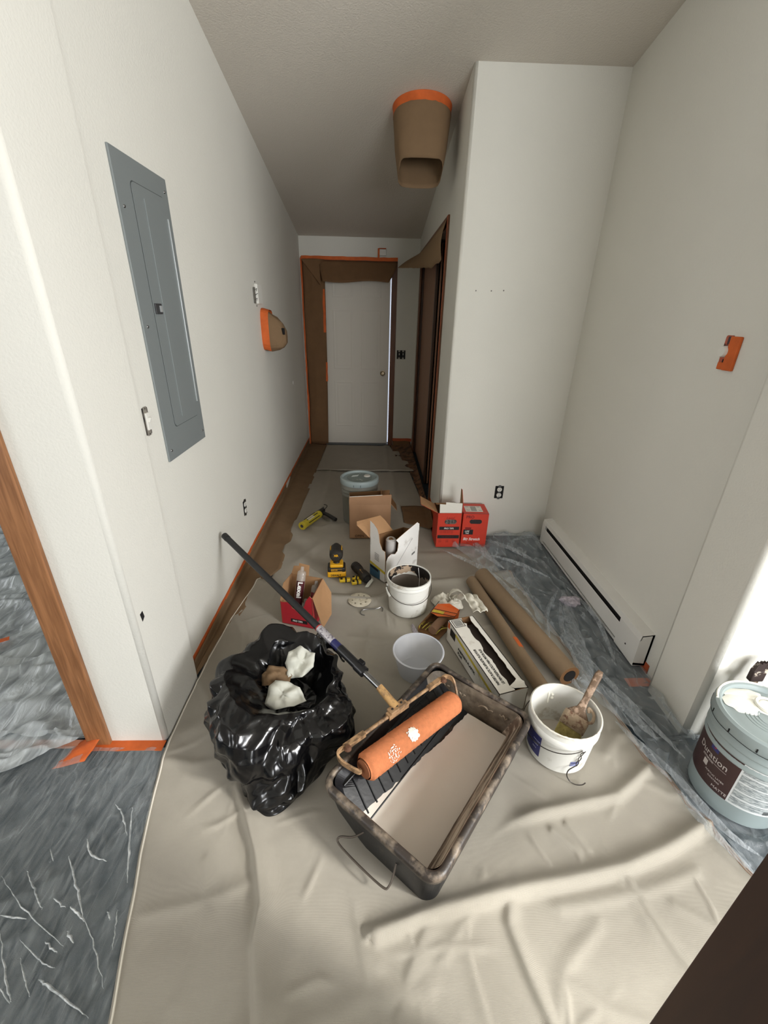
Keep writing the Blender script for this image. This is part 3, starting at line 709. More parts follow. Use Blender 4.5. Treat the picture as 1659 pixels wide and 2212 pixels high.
# older, greyer cloth in the corridor
def el2(y): return lerp([(2.0, -.66), (2.4, -.63), (2.9, -.635), (3.4, -.635), (4.5, -.61)], y)
def er2(y): return lerp([(2.0, .88), (2.75, .84), (2.82, .50), (2.95, .475), (3.4, .47), (4.5, .40)], y)
CR2 = [([(-.5, 2.5), (-.35, 2.8), (-.33, 3.2)], .010, .04), ([(-.6, 3.1), (-.4, 3.02), (-.2, 3.1)], .008, .03), ([(.2, 3.5), (.22, 4.0), (.2, 4.45)], .010, .03), ([(.30, 2.6), (.6, 2.62), (.86, 2.6)], .010, .04), ([(-.45, 3.4), (-.42, 4.0), (-.45, 4.4)], .010, .03), ([(-.2, 2.2), (0, 2.4), (.3, 2.5)], .006, .04)]
def fc2(u, v):
    y = 2.03+v*2.46; x = el2(y)+(er2(y)-el2(y))*u; h = .004+.004*max(0, nz(x*5, y*5, 2))
    for p, a, w in CR2:
        dd, s = segdist(x, y, p); h += a*math.exp(-(dd/w)**2) if dd < w*2.5 else 0
    if y < 2.36: h = min(h, .0055)
    return (x+.012*nz(y*3, 5)*abs(u-.5), y, h)
o = grid('canvas_drop_cloth', 120, 160, fc2, CANVAS2); reg(o, 'older grey canvas drop cloth running down the corridor floor', 'drop cloth')
md = o.modifiers.new('t', 'SOLIDIFY'); md.thickness = .002; md.offset = -1
def fc3(u, v):
    y = 4.36+v*1.0; x = lerp([(0, -.60), (1, -.585)], v)+(lerp([(0, .45), (.35, .42), (.4, .35), (.75, .33), (.8, .26), (1, .22)], v)-lerp([(0, -.60), (1, -.585)], v))*u
    h = .016+.004*nz(x*6, y*6, 3)+.018*math.exp(-((v-.03)/.04)**2)*(.4+abs(nz(x*5, 1)))+.008*math.exp(-((x-.17)/.02)**2)
    return (x, y+.03*nz(x*3, 6)*(1-v), h)
o = grid('canvas_drop_cloth', 60, 50, fc3, CANVAS2); reg(o, 'small folded canvas cloth lying like a mat before the end door', 'drop cloth')
md = o.modifiers.new('t', 'SOLIDIFY'); md.thickness = .003; md.offset = -1

# polythene sheets
def crease(x, y, s, seed, ax=1.0, ay=1.0):
    v = noise.noise(Vector((x*s*ax+1.3*nz(x*1.5, y*1.5, seed), y*s*ay+1.3*nz(y*1.5, x*1.5, seed+5), seed)))
    return (1-min(1, abs(v)*3.2))**3
def rot2(x, y, a): c, s = math.cos(R(a)), math.sin(R(a)); return x*c-y*s, x*s+y*c
def fpl(u, v):
    y = -.9+v*(1.135+.9); xr = edge_left(max(y, -.7))+.03; x = -2.6+(xr+2.6)*u
    a, b = rot2(x, y, 30)
    h = .0015+.011*crease(a, b, 3.0, 11, 1.3, .45)+.007*crease(b, a, 5.5, 17, .5, 1.3)+.006*max(0, nz(x*3, y*3, 2))
    return (x, y, min(h, .004) if u > .985 else h)
o = grid('plastic_sheet', 300, 240, fpl, FILM); reg(o, 'clear plastic sheet over the grey floor at the lower left', 'plastic sheet'); sheet_front = o
def fpl2(u, v):
    # overlapping second sheet by the threshold, cut on a slant
    y = .93+v*.27; xr = -1.13-.30*(1-v)*1.1+.06*v; x = -2.4+(xr+2.4)*u
    h = .020+.012*crease(x, y, 5, 23, .8, 1.8)+.006*crease(x, y, 11, 29)
    return (x, y, h)
o = grid('plastic_sheet', 140, 50, fpl2, FILM2); reg(o, 'second layer of milky plastic overlapping at the left doorway threshold', 'plastic sheet')
def fpl3(u, v):
    y = 1.17+v*3.3; x = -4.3+u*(4.3-.985); y = max(y, 1.31) if x < -1.98 else y; a, b = rot2(x, y, -28)
    h = .004+.030*crease(a, b, 1.7, 31, .5, 1.6)+.014*crease(a, b, 3.6, 37, .45, 1.6)+.012*max(0, nz(x*2, y*2, 4))
    h *= sstep(0, .02, 1-u)*.9+.1
    return (x, y, h)
o = grid('plastic_sheet', 240, 240, fpl3, FILM2); reg(o, 'crumpled plastic sheeting covering the floor of the room beyond the oak casing', 'plastic sheet')
def plx0(y): return lerp([(.2, 1.30), (.70, 1.165), (1.02, 1.09), (1.3, 1.02), (1.9, .95), (2.35, .82), (2.6, .64), (2.75, .55), (2.92, .52)], y)
def plx1(y): return lerp([(.2, 2.2), (1.13, 2.2), (1.15, 1.27), (1.40, 1.27), (1.44, 1.32), (2.92, 1.322)], y)
KN = (1.16, 2.02)
def fpr(u, v):
    y = .2+v*2.72; x0 = plx0(y)+.05*nz(y*4, 7)+.02*nz(y*13, 2); x1 = plx1(y); x = x0+(x1-x0)*u
    d = math.hypot(x-KN[0], y-KN[1]); ang = math.atan2(y-KN[1], x-KN[0])
    h = .012+.016*crease(x, y, 4.5, 41, 1.4, .6)+.012*crease(x, y, 8, 47, 1.3, .7)+.010*max(0, nz(x*5, y*5, 6))
    h += .02*abs(math.sin(ang*9+3*nz(x*3, y*3)))*math.exp(-d*4.5)
    # bunched against the wall ends and the niche wall
    h += .045*math.exp(-((x-1.27)/.06)**2)*sstep(1.0, 1.3, y)*(1-sstep(1.36, 1.45, y))*(1+nz(y*14, 3))
    h += .05*sstep(2.62, 2.80, y)*(1-sstep(2.86, 2.92, y))*(.5+nz(x*8, y*5, 4))*(1 if x < 1.24 else 0)
    h += .035*math.exp(-((y-2.66)/.07)**2)*(.7+nz(x*9, 1, 6))*sstep(1.25, 1.1, x) if x < .95 else 0
    if 1.43 < y < 2.9 and x > 1.24: h = min(h, .020)
    if math.hypot(x-1.285, y-.965) < .17: h = min(h, .004)
    h = max(.0035, h)
    if u < .02: h = min(h, .024)
    if x < edge_right(y) and y < 2.36: h += .012
    return (x, y, h)
o = grid('plastic_sheet', 150, 420, fpr, FILM3); reg(o, 'wrinkled clear plastic sheet over grey carpet along the right wall and heater', 'plastic sheet'); sheet_right = o
# the gathered knot of film under the heater
kn_v = []
def fkn(u, v):
    a = 2*PI*u; ph = PI*v; r = .045*(1+.35*nz(math.cos(a)*2, math.sin(a)*2, v*3))
    return (KN[0]+.01+r*1.3*math.cos(a)*math.sin(ph), KN[1]+r*math.sin(a)*math.sin(ph), .045+.022*math.cos(ph)*(1+.5*nz(a, v*4)))
FILMK = film('film_knot', .55, (214, 204, 214), .8, 30, (1, 1, 1), .25)
o = grid('plastic_bunch', 40, 16, fkn, FILMK); reg(o, 'gathered knot of clear plastic below the middle of the heater', 'plastic sheet')


# folds, and sharp creases whitened as painted glints, pulled up in the film
def fold(name, pts, wid, m, parent, z0, hgt, seed, taper=True):
    P = spline([(x, y, 0) for x, y in pts], 10); n_ = len(P); vs, fs = [], []; q = 6
    for i, p in enumerate(P):
        t = (P[min(i+1, n_-1)]-P[max(i-1, 0)]).normalized(); s = Vector((-t.y, t.x, 0)); f = math.sin(PI*min(.97, max(.03, i/(n_-1)))) if taper else 1
        w = wid*(.15+.85*f)*(1+.35*nz(i*.35, seed)); o_ = .004*nz(i*.5, seed+4)
        for k in range(q+1):
            u = k/q*2-1
            vs.append((p.x+s.x*(u*w/2+o_), p.y+s.y*(u*w/2+o_), z0+hgt*f*(1-abs(u))**.8*(1+.3*nz(i*.6, k*.9, seed))+.0015*nz(i*.8, k*1.7, seed)))
    for i in range(n_-1):
        for k in range(q): a = i*(q+1)+k; fs.append((a, a+1, a+q+2, a+q+1))
    return mesh(name, vs, fs, m, parent, True)
GLINT = film('glint_crease', .5, (236, 240, 240), .3, 30, (1, 1, 1), .15)  # whiter film paints the window glints along the sharp creases
VEIL = film('film_veil', .26, (214, 220, 224), .5, 22, (2, .8, 1), .3)
for i, l in enumerate([[(-1.083, 0.717), (-0.958, 0.637), (-0.801, 0.559)], [(-1.019, 0.729), (-0.96, 0.679), (-0.912, 0.637)], [(-0.921, 0.767), (-0.846, 0.686), (-0.785, 0.617)], [(-0.785, 0.617), (-0.727, 0.564), (-0.653, 0.479)], [(-0.897, 0.663), (-0.849, 0.64)], [(-0.838, 0.643), (-0.776, 0.61)], [(-0.925, 0.574), (-0.838, 0.53), (-0.796, 0.517)], [(-0.862, 0.919), (-0.822, 0.887), (-0.772, 0.821)], [(-0.8, 0.908), (-0.757, 0.806), (-0.707, 0.696)], [(-0.703, 0.634), (-0.686, 0.594), (-0.671, 0.55)], [(-0.988, 0.588), (-0.897, 0.492), (-0.861, 0.46)], [(-0.823, 0.497), (-0.786, 0.484), (-0.66, 0.43)], [(-0.898, 0.538), (-0.856, 0.497), (-0.823, 0.468)], [(-0.856, 0.569), (-0.81, 0.546)], [(-0.812, 0.589), (-0.779, 0.565)], [(-0.989, 0.786), (-0.958, 0.754)], [(-0.729, 0.631), (-0.709, 0.612)], [(-0.893, 0.813), (-0.855, 0.771), (-0.797, 0.752)], [(-0.906, 0.483), (-0.863, 0.457)], [(-1.017, 0.626), (-0.939, 0.617)]]): fold('glint_crease', l, .0035+.0015*(i % 3), GLINT, sheet_front, .0125, .004, i)
for i, (l, w) in enumerate(zip([[(0.826, 2.803), (0.996, 2.665), (1.132, 2.476)], [(0.519, 2.625), (0.776, 2.329), (0.905, 1.906)], [(1.176, 2.151), (1.076, 1.753), (1.013, 1.495), (0.937, 1.359)], [(1.147, 2.151), (0.984, 1.906), (0.912, 1.649)], [(1.216, 2.176), (1.255, 1.867), (1.18, 1.524)], [(1.153, 2.278), (0.995, 2.444), (0.836, 2.565)], [(0.905, 1.906), (0.911, 1.585), (0.947, 1.359)], [(1.056, 1.411), (1.102, 1.261), (1.142, 1.131)], [(1.055, 1.649), (1.091, 1.438), (1.155, 1.216), (1.201, 1.053)], [(1.018, 1.216), (1.062, 1.092), (1.09, 0.965)], [(1.067, 1.131), (1.118, 0.982), (1.162, 0.811), (1.219, 0.731)], [(1.088, 0.948), (1.11, 0.826), (1.169, 0.672)], [(0.743, 2.914), (0.785, 2.629), (0.883, 2.385)], [(1.259, 2.177), (1.343, 1.992), (1.331, 1.718)], [(1.282, 1.358), (1.291, 1.215), (1.291, 1.13)], [(0.89, 1.717), (0.92, 1.524), (1.03, 1.359)], [(1.027, 2.77), (1.227, 2.846), (1.222, 2.635)], [(1.133, 2.08), (1.029, 1.79), (1.003, 1.585)], [(1.06, 0.799), (1.093, 0.721), (1.16, 0.695)]], [0.05, 0.05, 0.09, 0.03, 0.03, 0.03, 0.04, 0.05, 0.03, 0.03, 0.03, 0.03, 0.06, 0.02, 0.05, 0.03, 0.05, 0.03, 0.03])): i != 18 and fold('film_fold', l, w, VEIL, sheet_right, .034, .020, i+30, True)

# furniture under plastic far left, seen past the oak casing
t = thing('covered_furniture', 'dark furniture draped in plastic far back in the left room', 'furniture', (-3.15, 3.55, .0))
bm = bmesh.new(); bm_box(bm, (0, 0, .30), (1.3, .75, .42), .05, 3); from_bm('sofa_body', bm, mat('dark_fabric', (44, 42, 46), .9, bump=.4, bscale=200), t)
bm = bmesh.new(); bm_box(bm, (0, .32, .55), (1.3, .14, .45), .05, 3); from_bm('sofa_back', bm, MATS['dark_fabric'], t)
for sx in (-1, 1):
    bm = bmesh.new(); bm_box(bm, (sx*.60, 0, .42), (.12, .75, .30), .04, 3); from_bm('sofa_arm', bm, MATS['dark_fabric'], t)
    for sy in (-1, 1): bm = bmesh.new(); bm_box(bm, (sx*.58, sy*.32, .06), (.06, .06, .12)); from_bm('leg', bm, DARKWOOD, t)
def fdr(u, v):
    x = -.72+1.44*u; s = v*1.5; 
    if s < .45: y, z = -.40-.10*(1-s/.45), .03+s*1.05
    else: y, z = -.40+(s-.45)*.75, .52+.02*nz(x*4, s*4)
    return (x, y+.02*crease(x, s, 5, 3, 1.5, .4), z+.015*crease(x, s, 4, 9))
grid('plastic_drape', 80, 50, fdr, film('film_drape', .35, (170, 176, 180), .8, 8, (2, .7, 1), .3), t)
# ================================================================ things on the floor
def sp(p, q, t): return Vector(p)*(1-t)+Vector(q)*t
def patch(name, rfun, a0, a1, z0, z1, m, parent, off=.0006, n=16, th=.0004):
    """label wrapped on a round pail"""
    vs = []; fs = []
    for j, z in enumerate((z0, z1)):
        for i in range(n+1):
            a = R(a0+(a1-a0)*i/n); vs.append(((rfun(z)+off)*math.cos(a), (rfun(z)+off)*math.sin(a), z))
    for i in range(n): fs.append((i, i+1, n+2+i, n+1+i))
    return mesh(name, vs, fs, m, parent, True)
def wrap_text(name, s, size, m, parent, rfun, ang, z, align='LEFT', sx=1, off=.0014, shear=0, weight=0, slope=0):
    a = R(ang); r = rfun(z)+off; o = Vector((r*math.cos(a), r*math.sin(a), z)); tx = Vector((-math.sin(a), math.cos(a), 0))
    k = (rfun(z+.05)-rfun(z))/.05; up = Vector((k*math.cos(a), k*math.sin(a), 1))
    return text(name, s, size, m, parent, fm(o, tx, up), bend=r, align=align, sx=sx, shear=shear, weight=weight)

# ---------------------------------------------------------------- paint tray
A2, B2 = .335, .215
def rr(ha, hb, r, n=10):
    out = []
    for cx, cy, a0 in ((ha-r, hb-r, 0), (-ha+r, hb-r, 90), (-ha+r, -hb+r, 180), (ha-r, -hb+r, 270)):
        for i in range(n+1):
            a = R(a0+90*i/n); out.append((cx+r*math.cos(a), cy+r*math.sin(a)))
    # subdivide the straight runs
    res = []
    for i in range(len(out)):
        p, q = out[i], out[(i+1) % len(out)]; d = math.hypot(q[0]-p[0], q[1]-p[1]); k = max(1, int(d/.03))
        for j in range(k): res.append((p[0]+(q[0]-p[0])*j/k, p[1]+(q[1]-p[1])*j/k))
    return res
TRAYB = mat('tray_black', (24, 25, 28), .38, c2=(70, 66, 60), thr=(.66, .05), vscale=18, bump=.25, bscale=60)
TRAYW = mat('tray_dried_paint', (84, 74, 62), .6, c2=(128, 116, 100), thr=(.54, .14), vscale=14, bump=.6, bscale=50, bdist=.004)
TRAYS = mat('tray_streaked_wall', (96, 80, 66), .6, c2=(188, 172, 152), thr=(.52, .10), vscale=34, bump=.7, bscale=60, bdist=.004, stretch=(.12, 1, 1))
TRAYL = mat('tray_rim_smeared', (58, 51, 46), .45, c2=(140, 126, 110), thr=(.57, .09), vscale=20, bump=.5, bscale=80, bdist=.002)
ZR = .170
def zfl(b): return .020 if b < .0 else .020+.735*b if b < .165 else .141
tray = thing('paint_tray', 'big black roller tray crusted with dried paint and full of pale wet paint', 'paint tray', (.229, .997, .012), R(50.2))
out_rim = rr(A2, B2, .045); n = len(out_rim)
def ring(ha, hb, r): return rr(ha, hb, r)[:]
def same(ha, hb):  # scaled copy of the rim outline, same point count
    return [(x*ha/A2, y*hb/B2) for x, y in out_rim]
inner_top = same(A2-.016, B2-.016); inner_bot = [(x, y*.76 if y < 0 else y) for x, y in same(.300, .180)]
vs, fs, mi = [], [], []
rows = []
K = 7
for k in range(K):
    t = k/(K-1); row = []
    for (xa, ya), (xb, yb) in zip(inner_top, inner_bot):
        zb = zfl(yb); x = xa+(xb-xa)*t; y = ya+(yb-ya)*t; row.append((x, y, ZR-.004+(zb-ZR+.004)*t))
    rows.append(row)
def facecat(x, y): return 2 if y < -.12 else (1 if x > .25 or (x < -.27 and y < 0) else 0)
for row in rows: vs += row
for k in range(K-1):
    for i in range(n):
        j = (i+1) % n; fs.append((k*n+i, k*n+j, (k+1)*n+j, (k+1)*n+i)); mi.append(facecat(*inner_bot[i]))
base = (K-1)*n
for s in (.85, .68, .5, .32, .15):
    st = len(vs)
    for x, y in inner_bot: vs.append((x*s, y*s if y < 0 else y*s, zfl(y*s)))
    for i in range(n): j = (i+1) % n; fs.append((base+i, base+j, st+j, st+i)); mi.append(0)
    base = st
fs.append(tuple(base+i for i in range(n))); mi.append(0)
mesh('tray_well', vs, fs, None, tray, False, mats=[TRAYB, TRAYW, TRAYS], mi=mi)
# outer shell, wedge shaped underneath
ob = same(.318, .196); vs, fs = [], []
def zbot(b): return 0 if b < .05 else (b-.05)*.62
for k in range(4):
    t = k/3
    for (xa, ya), (xb, yb) in zip(out_rim, ob): vs.append((xa+(xb-xa)*t*.9, ya+(yb-ya)*t*.9, ZR-.006+(zbot(yb)-ZR+.006)*t))
for k in range(3):
    for i in range(n): j = (i+1) % n; fs.append((k*n+i, (k+1)*n+i, (k+1)*n+j, k*n+j))
fs.append(tuple(3*n+i for i in range(n)))
mesh('tray_shell', vs, fs, TRAYB, tray, False)
# rolled rim
lip = [(-.016, -.004), (-.014, .006), (-.006, .009), (.004, .006), (.009, -.004), (.008, -.018), (.003, -.018), (.002, -.004)]
vs, fs = [], []; m_ = len(lip)
for i in range(n):
    x, y = out_rim[i]; xp, yp = out_rim[i-1]; xn, yn = out_rim[(i+1) % n]
    tx, ty = xn-xp, yn-yp; l = math.hypot(tx, ty); ox, oy = ty/l, -tx/l
    ear = .012*math.exp(-((x-A2)**2+(y-B2)**2)/.006)
    for a, z in lip: vs.append((x+ox*a, y+oy*a, ZR+z+ear+.0012*nz(x*40, y*40)))
for i in range(n):
    j = (i+1) % n
    for k in range(m_): fs.append((i*m_+k, j*m_+k, j*m_+(k+1) % m_, i*m_+(k+1) % m_))
bm = bmesh.new(); tmp = mesh('tmp', vs, fs, TRAYL); bm.from_mesh(tmp.data); bpy.data.objects.remove(tmp)
from_bm('rolled_rim', bm, TRAYL, tray, True)
# raised ribs on the ramp
for i in range(13):
    x0 = -.27+i*.044
    for s in (1,):
        p, q = Vector((x0, .075, zfl(.075)+.001)), Vector((x0+.022, .160, zfl(.160)+.001))
        tube('ramp_rib', [p, q], .0035, TRAYB, tray, 6)
for yy in (.062, .167): tube('ramp_rib', [(-.285, yy, zfl(yy)+.001), (.285, yy, zfl(yy)+.001)], .003, TRAYB, tray, 6)
# ridged crust on the deep wall
for k in range(9):
    zz = .066+k*.0105; y0 = -.137-(zz-.02)/.146*.062
    tube('crust_ridge', [(-.285+.57*i/24, y0+.0016+.0015*nz(i*.5, k), zz+.002*nz(i*.4, k*3)) for i in range(25)], .0026, TRAYS, tray, 5)
for (x, y, l, a) in ((.30, .14, .05, 0), (.30, .06, .04, .3), (.30, -.05, .06, -.2), (.305, -.12, .03, .2)):
    pts = [(x-.004+.003*nz(i, y*9), y+l*(i/6-.5), .13+a*.03*(i/6-.5)+.02*nz(i*.7, y*20)) for i in range(7)]
    tube('dried_splash', pts, [.002+.003*abs(nz(i*1.1, y*5)) for i in range(7)], mat('tan_dried_paint', (128, 114, 96), .6), tray, 6)
# paint pool
rnd = random.Random(3); NPp = 60; pool = []
for i in range(NPp): pool.append((-.303+.59*i/(NPp-1), -.152+.002*nz(i*.5, 3)))
edge = []
for i in range(NPp):
    x = .287-.59*i/(NPp-1); t = (x+.303)/.59
    edge.append((x, lerp([(0, .090), (.25, .070), (.5, .055), (.75, .030), (1, .018)], t)+.006*nz(x*22, 5)+.003*nz(x*70, 5)))
PZ = .060
vs = []; fs = []
M_ = 24
for j in range(M_+1):
    for i in range(NPp):
        a = pool[i]; b = edge[NPp-1-i]; t = j/M_
        x = a[0]; y = a[1]+(b[1]-a[1])*t
        z = PZ+.0012*nz(x*30, y*30)+.0015*max(0, nz(x*60, y*60, 3)-.35)*2
        z = max(z, zfl(y)+.0015) if y > 0 else z
        vs.append((x, y, z))
for j in range(M_):
    for i in range(NPp-1): fs.append((j*NPp+i, j*NPp+i+1, (j+1)*NPp+i+1, (j+1)*NPp+i))
mesh('wet_paint_pool', vs, fs, PAINT, tray, True)['label'] = 'smooth pale beige wet paint pool'
# wire leg on the near end
tube('wire_leg', spline([(-A2+.01, .045, .09), (-A2-.015, .07, .07), (-A2-.035, .11, .050), (-A2-.045, .09, .035), (-A2-.045, -.06, .035), (-A2-.03, -.085, .040), (-A2+.008, -.08, .085)], 6), .0032, mat('greyed_wire', (96, 88, 80), .5, metal=.6), tray, 8)

# ---------------------------------------------------------------- 18 inch roller on an extension pole (same frame as the tray)
FR = mat('frame_tan', (168, 134, 98), .6, c2=(110, 86, 62), thr=(.55, .08), vscale=40, bump=.5, bscale=120, bdist=.002)
rol = thing('paint_roller', 'wide orange roller on a tan frame with a long black pole leaning on the wall', 'paint roller', (.229, .997, .012), R(50.2))
TR = Matrix.Translation((.229, .997, .012)) @ Matrix.Rotation(R(50.2), 4, 'Z'); TRi = TR.inverted()
RL, RR_ = Vector((-.222, .136, .182)), Vector((.246, .062, .132))
def fnap(u, v):
    ax = (RR_-RL).normalized(); u1 = ax.orthogonal().normalized(); w1 = ax.cross(u1); a = 2*PI*u
    c = RL+(RR_-RL)*v; e = min(v, 1-v); r = .0455-.010*(1-sstep(0, .030, e))
    r += .0016*nz(a*9, v*90, 2)+.0009*nz(a*30, v*300)
    return c+(u1*math.cos(a)+w1*math.sin(a))*r
NAP = mat('orange_nap', (242, 152, 104), .95, bump=1, bscale=700, bdist=.004, var=.18, vscale=60, spec=.1)
cover = grid('roller_cover', 60, 220, fnap, NAP, rol)
axr = (RR_-RL).normalized()
for P, s in ((RL, -1), (RR_, 1)):
    tube('end_cap', [P-axr*.006*s, P+axr*.004*s], .031, mat('roller_end', (150, 92, 58), .8), rol, 28)
# white paint blots on the nap
ur = Vector((0, 0, 1)); ur = (ur-axr*ur.dot(axr)).normalized(); wr = axr.cross(ur)
cam_l = TRi @ Vector((0, 0, 1.539)); 
def blot(t, rad, seed, dens, aoff):
    vs, fs = [], []; c = RL+(RR_-RL)*t; vdir = (cam_l-c); vdir = (vdir-axr*vdir.dot(axr)).normalized(); wv_ = axr.cross(vdir)
    N_ = 26
    for i in range(N_):
        for j in range(N_):
            x = (i/(N_-1)-.5)*2*rad; y = (j/(N_-1)-.5)*2*rad
            q = math.hypot(x, y)/rad+.35*nz(x*120+seed, y*120)
            if q > 1 or nz(x*260+seed, y*260, 7) < dens: continue
            a = y/.0465+aoff; s = rad*1.25/(N_-1)
            for dx, dy in ((-s, -s), (s, -s), (s, s), (-s, s)):
                aa = a+dy/.0465; vs.append(c+axr*(x+dx)+(vdir*math.cos(aa)+wv_*math.sin(aa))*(.0480+.0006*nz(x*300, y*300)))
            k = len(vs); fs.append((k-4, k-3, k-2, k-1))
    return mesh('paint_blot', vs, fs, WHITEPAINT, rol)
blot(.42, .023, 3, -.45, .15)['label'] = 'round white paint blot'
blot(.21, .026, 9, .22, .45)['label'] = 'faint spatter of white paint'
# frame
bl, br_, bc = Vector((-.238, .226, .210)), Vector((.262, .130, .200)), Vector((.010, .180, .205))
tube('cross_bar', [sp(bl, br_, .10), sp(bl, br_, .90)], .0068, FR, rol, 10)
bd = (br_-bl).normalized()
for t0, t1 in ((.03, .20), (.82, .97)):
    o = tube('arm_sleeve', [sp(bl, br_, t0), sp(bl, br_, t1)], .0125, FR, rol, 4, smooth=False)
for s, P, E_, sg in ((0, bl, RL, -1), (1, br_, RR_, 1)):
    q0 = sp(bl, br_, .05 if s == 0 else .95)
    pts = spline([q0, P+bd*.012*sg-Vector((0, .002, 0)), P+bd*.022*sg+Vector((0, -.03, -.010)), E_+axr*.024*sg+Vector((0, .005, .004)), E_+axr*.012*sg], 7)
    # flat bar arms
    vs, fs = [], []
    fr_s = frames(pts)
    for p, t, u, w in fr_s:
        up = Vector((0, 0, 1)); side = t.cross(up).normalized()
        for a, b in ((-1, -1), (1, -1), (1, 1), (-1, 1)): vs.append(p+side*a*.0035+up*b*.0095)
    for i in range(len(fr_s)-1):
        for k in range(4): fs.append((i*4+k, i*4+(k+1) % 4, (i+1)*4+(k+1) % 4, (i+1)*4+k))
    fs += [(0, 1, 2, 3), tuple(len(vs)-1-k for k in range(4))]
    bm = bmesh.new(); tmp = mesh('tmp', vs, fs, FR); bm.from_mesh(tmp.data); bpy.data.objects.remove(tmp); from_bm('side_arm', bm, FR, rol)
    lathe('wing_nut', [(0, .014), (.008, .013), (.010, .006), (.013, .004), (.013, 0), (0, 0)], mat('rusty', (96, 64, 44), .7), rol, 10, P+bd*(-.018 if s else .018)+Vector((0, -.014, .004)))
o = tube('center_bracket', [sp(bl, br_, .41), sp(bl, br_, .60)], .0155, FR, rol, 4, smooth=False)
box('bracket_plate', sp(bl, br_, .505)+Vector((0, .004, .012)), (.075, .030, .014), FR, rol, .003, rot=(0, 0, math.atan2(bd.y, bd.x)))
for dx in (-.022, .0, .022): lathe('bracket_screw', [(0, .004), (.004, .003), (.005, 0), (0, 0)], DARKSTEEL, rol, 10, sp(bl, br_, .505)+Vector((dx, .004-.17*dx, .019)))
PA = TRi @ Vector((.036, 1.186, .262)); PB = TRi @ Vector((-.785, 2.035, .452)); pd = (PB-PA).normalized()
J = sp(bl, br_, .505)+Vector((0, .008, .010))
tube('handle_socket', [J, J+(PA-J)*.5, PA+pd*.004], [.0165, .0155, .0145], mat('socket_tan', (190, 150, 96), .6, c2=(140, 110, 78), thr=(.55, .1), vscale=50, bump=.4, bscale=120), rol, 16)
Lp = (PB-PA).length
def seg_(a, b): return [PA+pd*a, PA+pd*b]
tube('pole_tip', seg_(0, .10), .0115, STEEL, rol, 20)
tube('locking_collar', seg_(.085, .13), .0215, BLACKP, rol, 20); tube('locking_collar', seg_(.13, .235), .0185, BLACKP, rol, 20)
box('lock_button', PA+pd*.115+Vector((.012, .0, .018)), (.030, .018, .016), BLACKP, rol, .003, rot=(0, 0, math.atan2(pd.y, pd.x)))
tube('blue_sleeve', seg_(.232, .278), .0168, mat('navy_plastic', (38, 40, 92), .4), rol, 20)
lb = tube('pole_label', seg_(.278, .375), .0166, mat('foil_label', (196, 192, 196), .35, c2=(128, 120, 132), thr=(.55, .03), vscale=90, metal=.3), rol, 20); lb['label'] = 'silvery printed label around the pole'
tube('red_line', seg_(.373, .378), .0169, mat('red_print', (176, 52, 44), .5), rol, 20)
tube('pole', seg_(.375, Lp), .0158, mat('pole_black', (36, 37, 39), .45, bump=.1, bscale=90), rol, 20)
tube('pole_end_cap', seg_(Lp-.03, Lp+.004), .0175, BLACKP, rol, 20)

# ---------------------------------------------------------------- rubbish bag
BAGM = mat('bin_bag_film', (8, 8, 10), .20, bump=.25, bscale=9, bdist=.010, spec=.55)
bag = thing('rubbish_bag', 'open glossy black rubbish bag slumped beside the paint tray', 'rubbish bag', (-.345, 1.215, .012))
def bagr(th):
    c, s = math.cos(th), math.sin(th); f = lambda a, w: math.exp(-((((th-R(a)+PI) % (2*PI))-PI)/R(w))**2)
    flo = .205+.120*f(-88, 22)+.02*f(-140, 25)+.03*f(200, 30)+.04*f(-50, 20)
    mid = .255+.030*f(180, 45)+.028*f(0, 35)+.035*f(95, 45)+.005*f(-110, 30)
    top = .235+.030*f(180, 50)+.025*f(5, 40)+.05*f(100, 45)-.02*f(-90, 40)
    return flo, mid, top
_r = random.Random(12); BAGW = []
for fq, am, cnt in ((2.6, .034, 3), (4.6, .024, 4), (8.5, .012, 5), (16, .0055, 6), (30, .002, 5)):
    for _ in range(cnt): BAGW.append((Vector((_r.gauss(0, 1), _r.gauss(0, 1), _r.gauss(0, .8))).normalized(), fq*(.8+.4*_r.random()), am))
def fbag(u, v):
    th = 2*PI*u; flo, mid, top = bagr(th)
    ht = .245+.035*math.cos(th-PI)+.02*nz(math.cos(th)*2, math.sin(th)*2, 5)
    inr = .135+.02*nz(math.cos(th)*2, math.sin(th)*2, 9)
    tab = [(0, (flo, .0)), (.12, (flo+.012, .04)), (.30, (mid, .115)), (.46, (mid*.5+top*.5, .19)), (.58, (top*.93, ht)), (.66, (top*.78, ht+.015)), (.74, (inr+.03, ht-.02)), (.82, (inr, ht-.075)), (.92, (inr*.75, ht-.12)), (1, (.0, ht-.135))]
    for (a, (ra, za)), (b, (rb, zb)) in zip(tab, tab[1:]):
        if v <= b+1e-9: t = (v-a)/(b-a); r, z = ra+(rb-ra)*t, za+(zb-za)*t; break
    cx, cy = .0+.03*sstep(.6, .8, v), -.015+.055*sstep(.5, .75, v)
    x, y = cx+r*math.cos(th), cy+r*math.sin(th)
    P = Vector((x, y, z*1.25)); a = 0
    P = P+Vector((nz(x*5, y*5, z*5), nz(x*5+7, y*5, z*5), nz(x*5, y*5+7, z*5)))*.025
    for dv, fq, am in BAGW:
        q = P.dot(dv)*fq; q -= math.floor(q); a += am*(abs(q*2-1)-.5)
    d1 = noise.voronoi(P*7.0+Vector((3, 1, 7)))[0]; a += .030*(d1[0]-.45)
    k = sstep(0, .08, v)*(1-.7*sstep(.85, 1, v))
    N_ = Vector((math.cos(th), math.sin(th), .6 if v > .5 else .1)).normalized()
    P2 = Vector((x, y, z))+N_*a*k
    P2.z = max(.001+.004*abs(nz(x*20, y*20)), P2.z)
    return P2
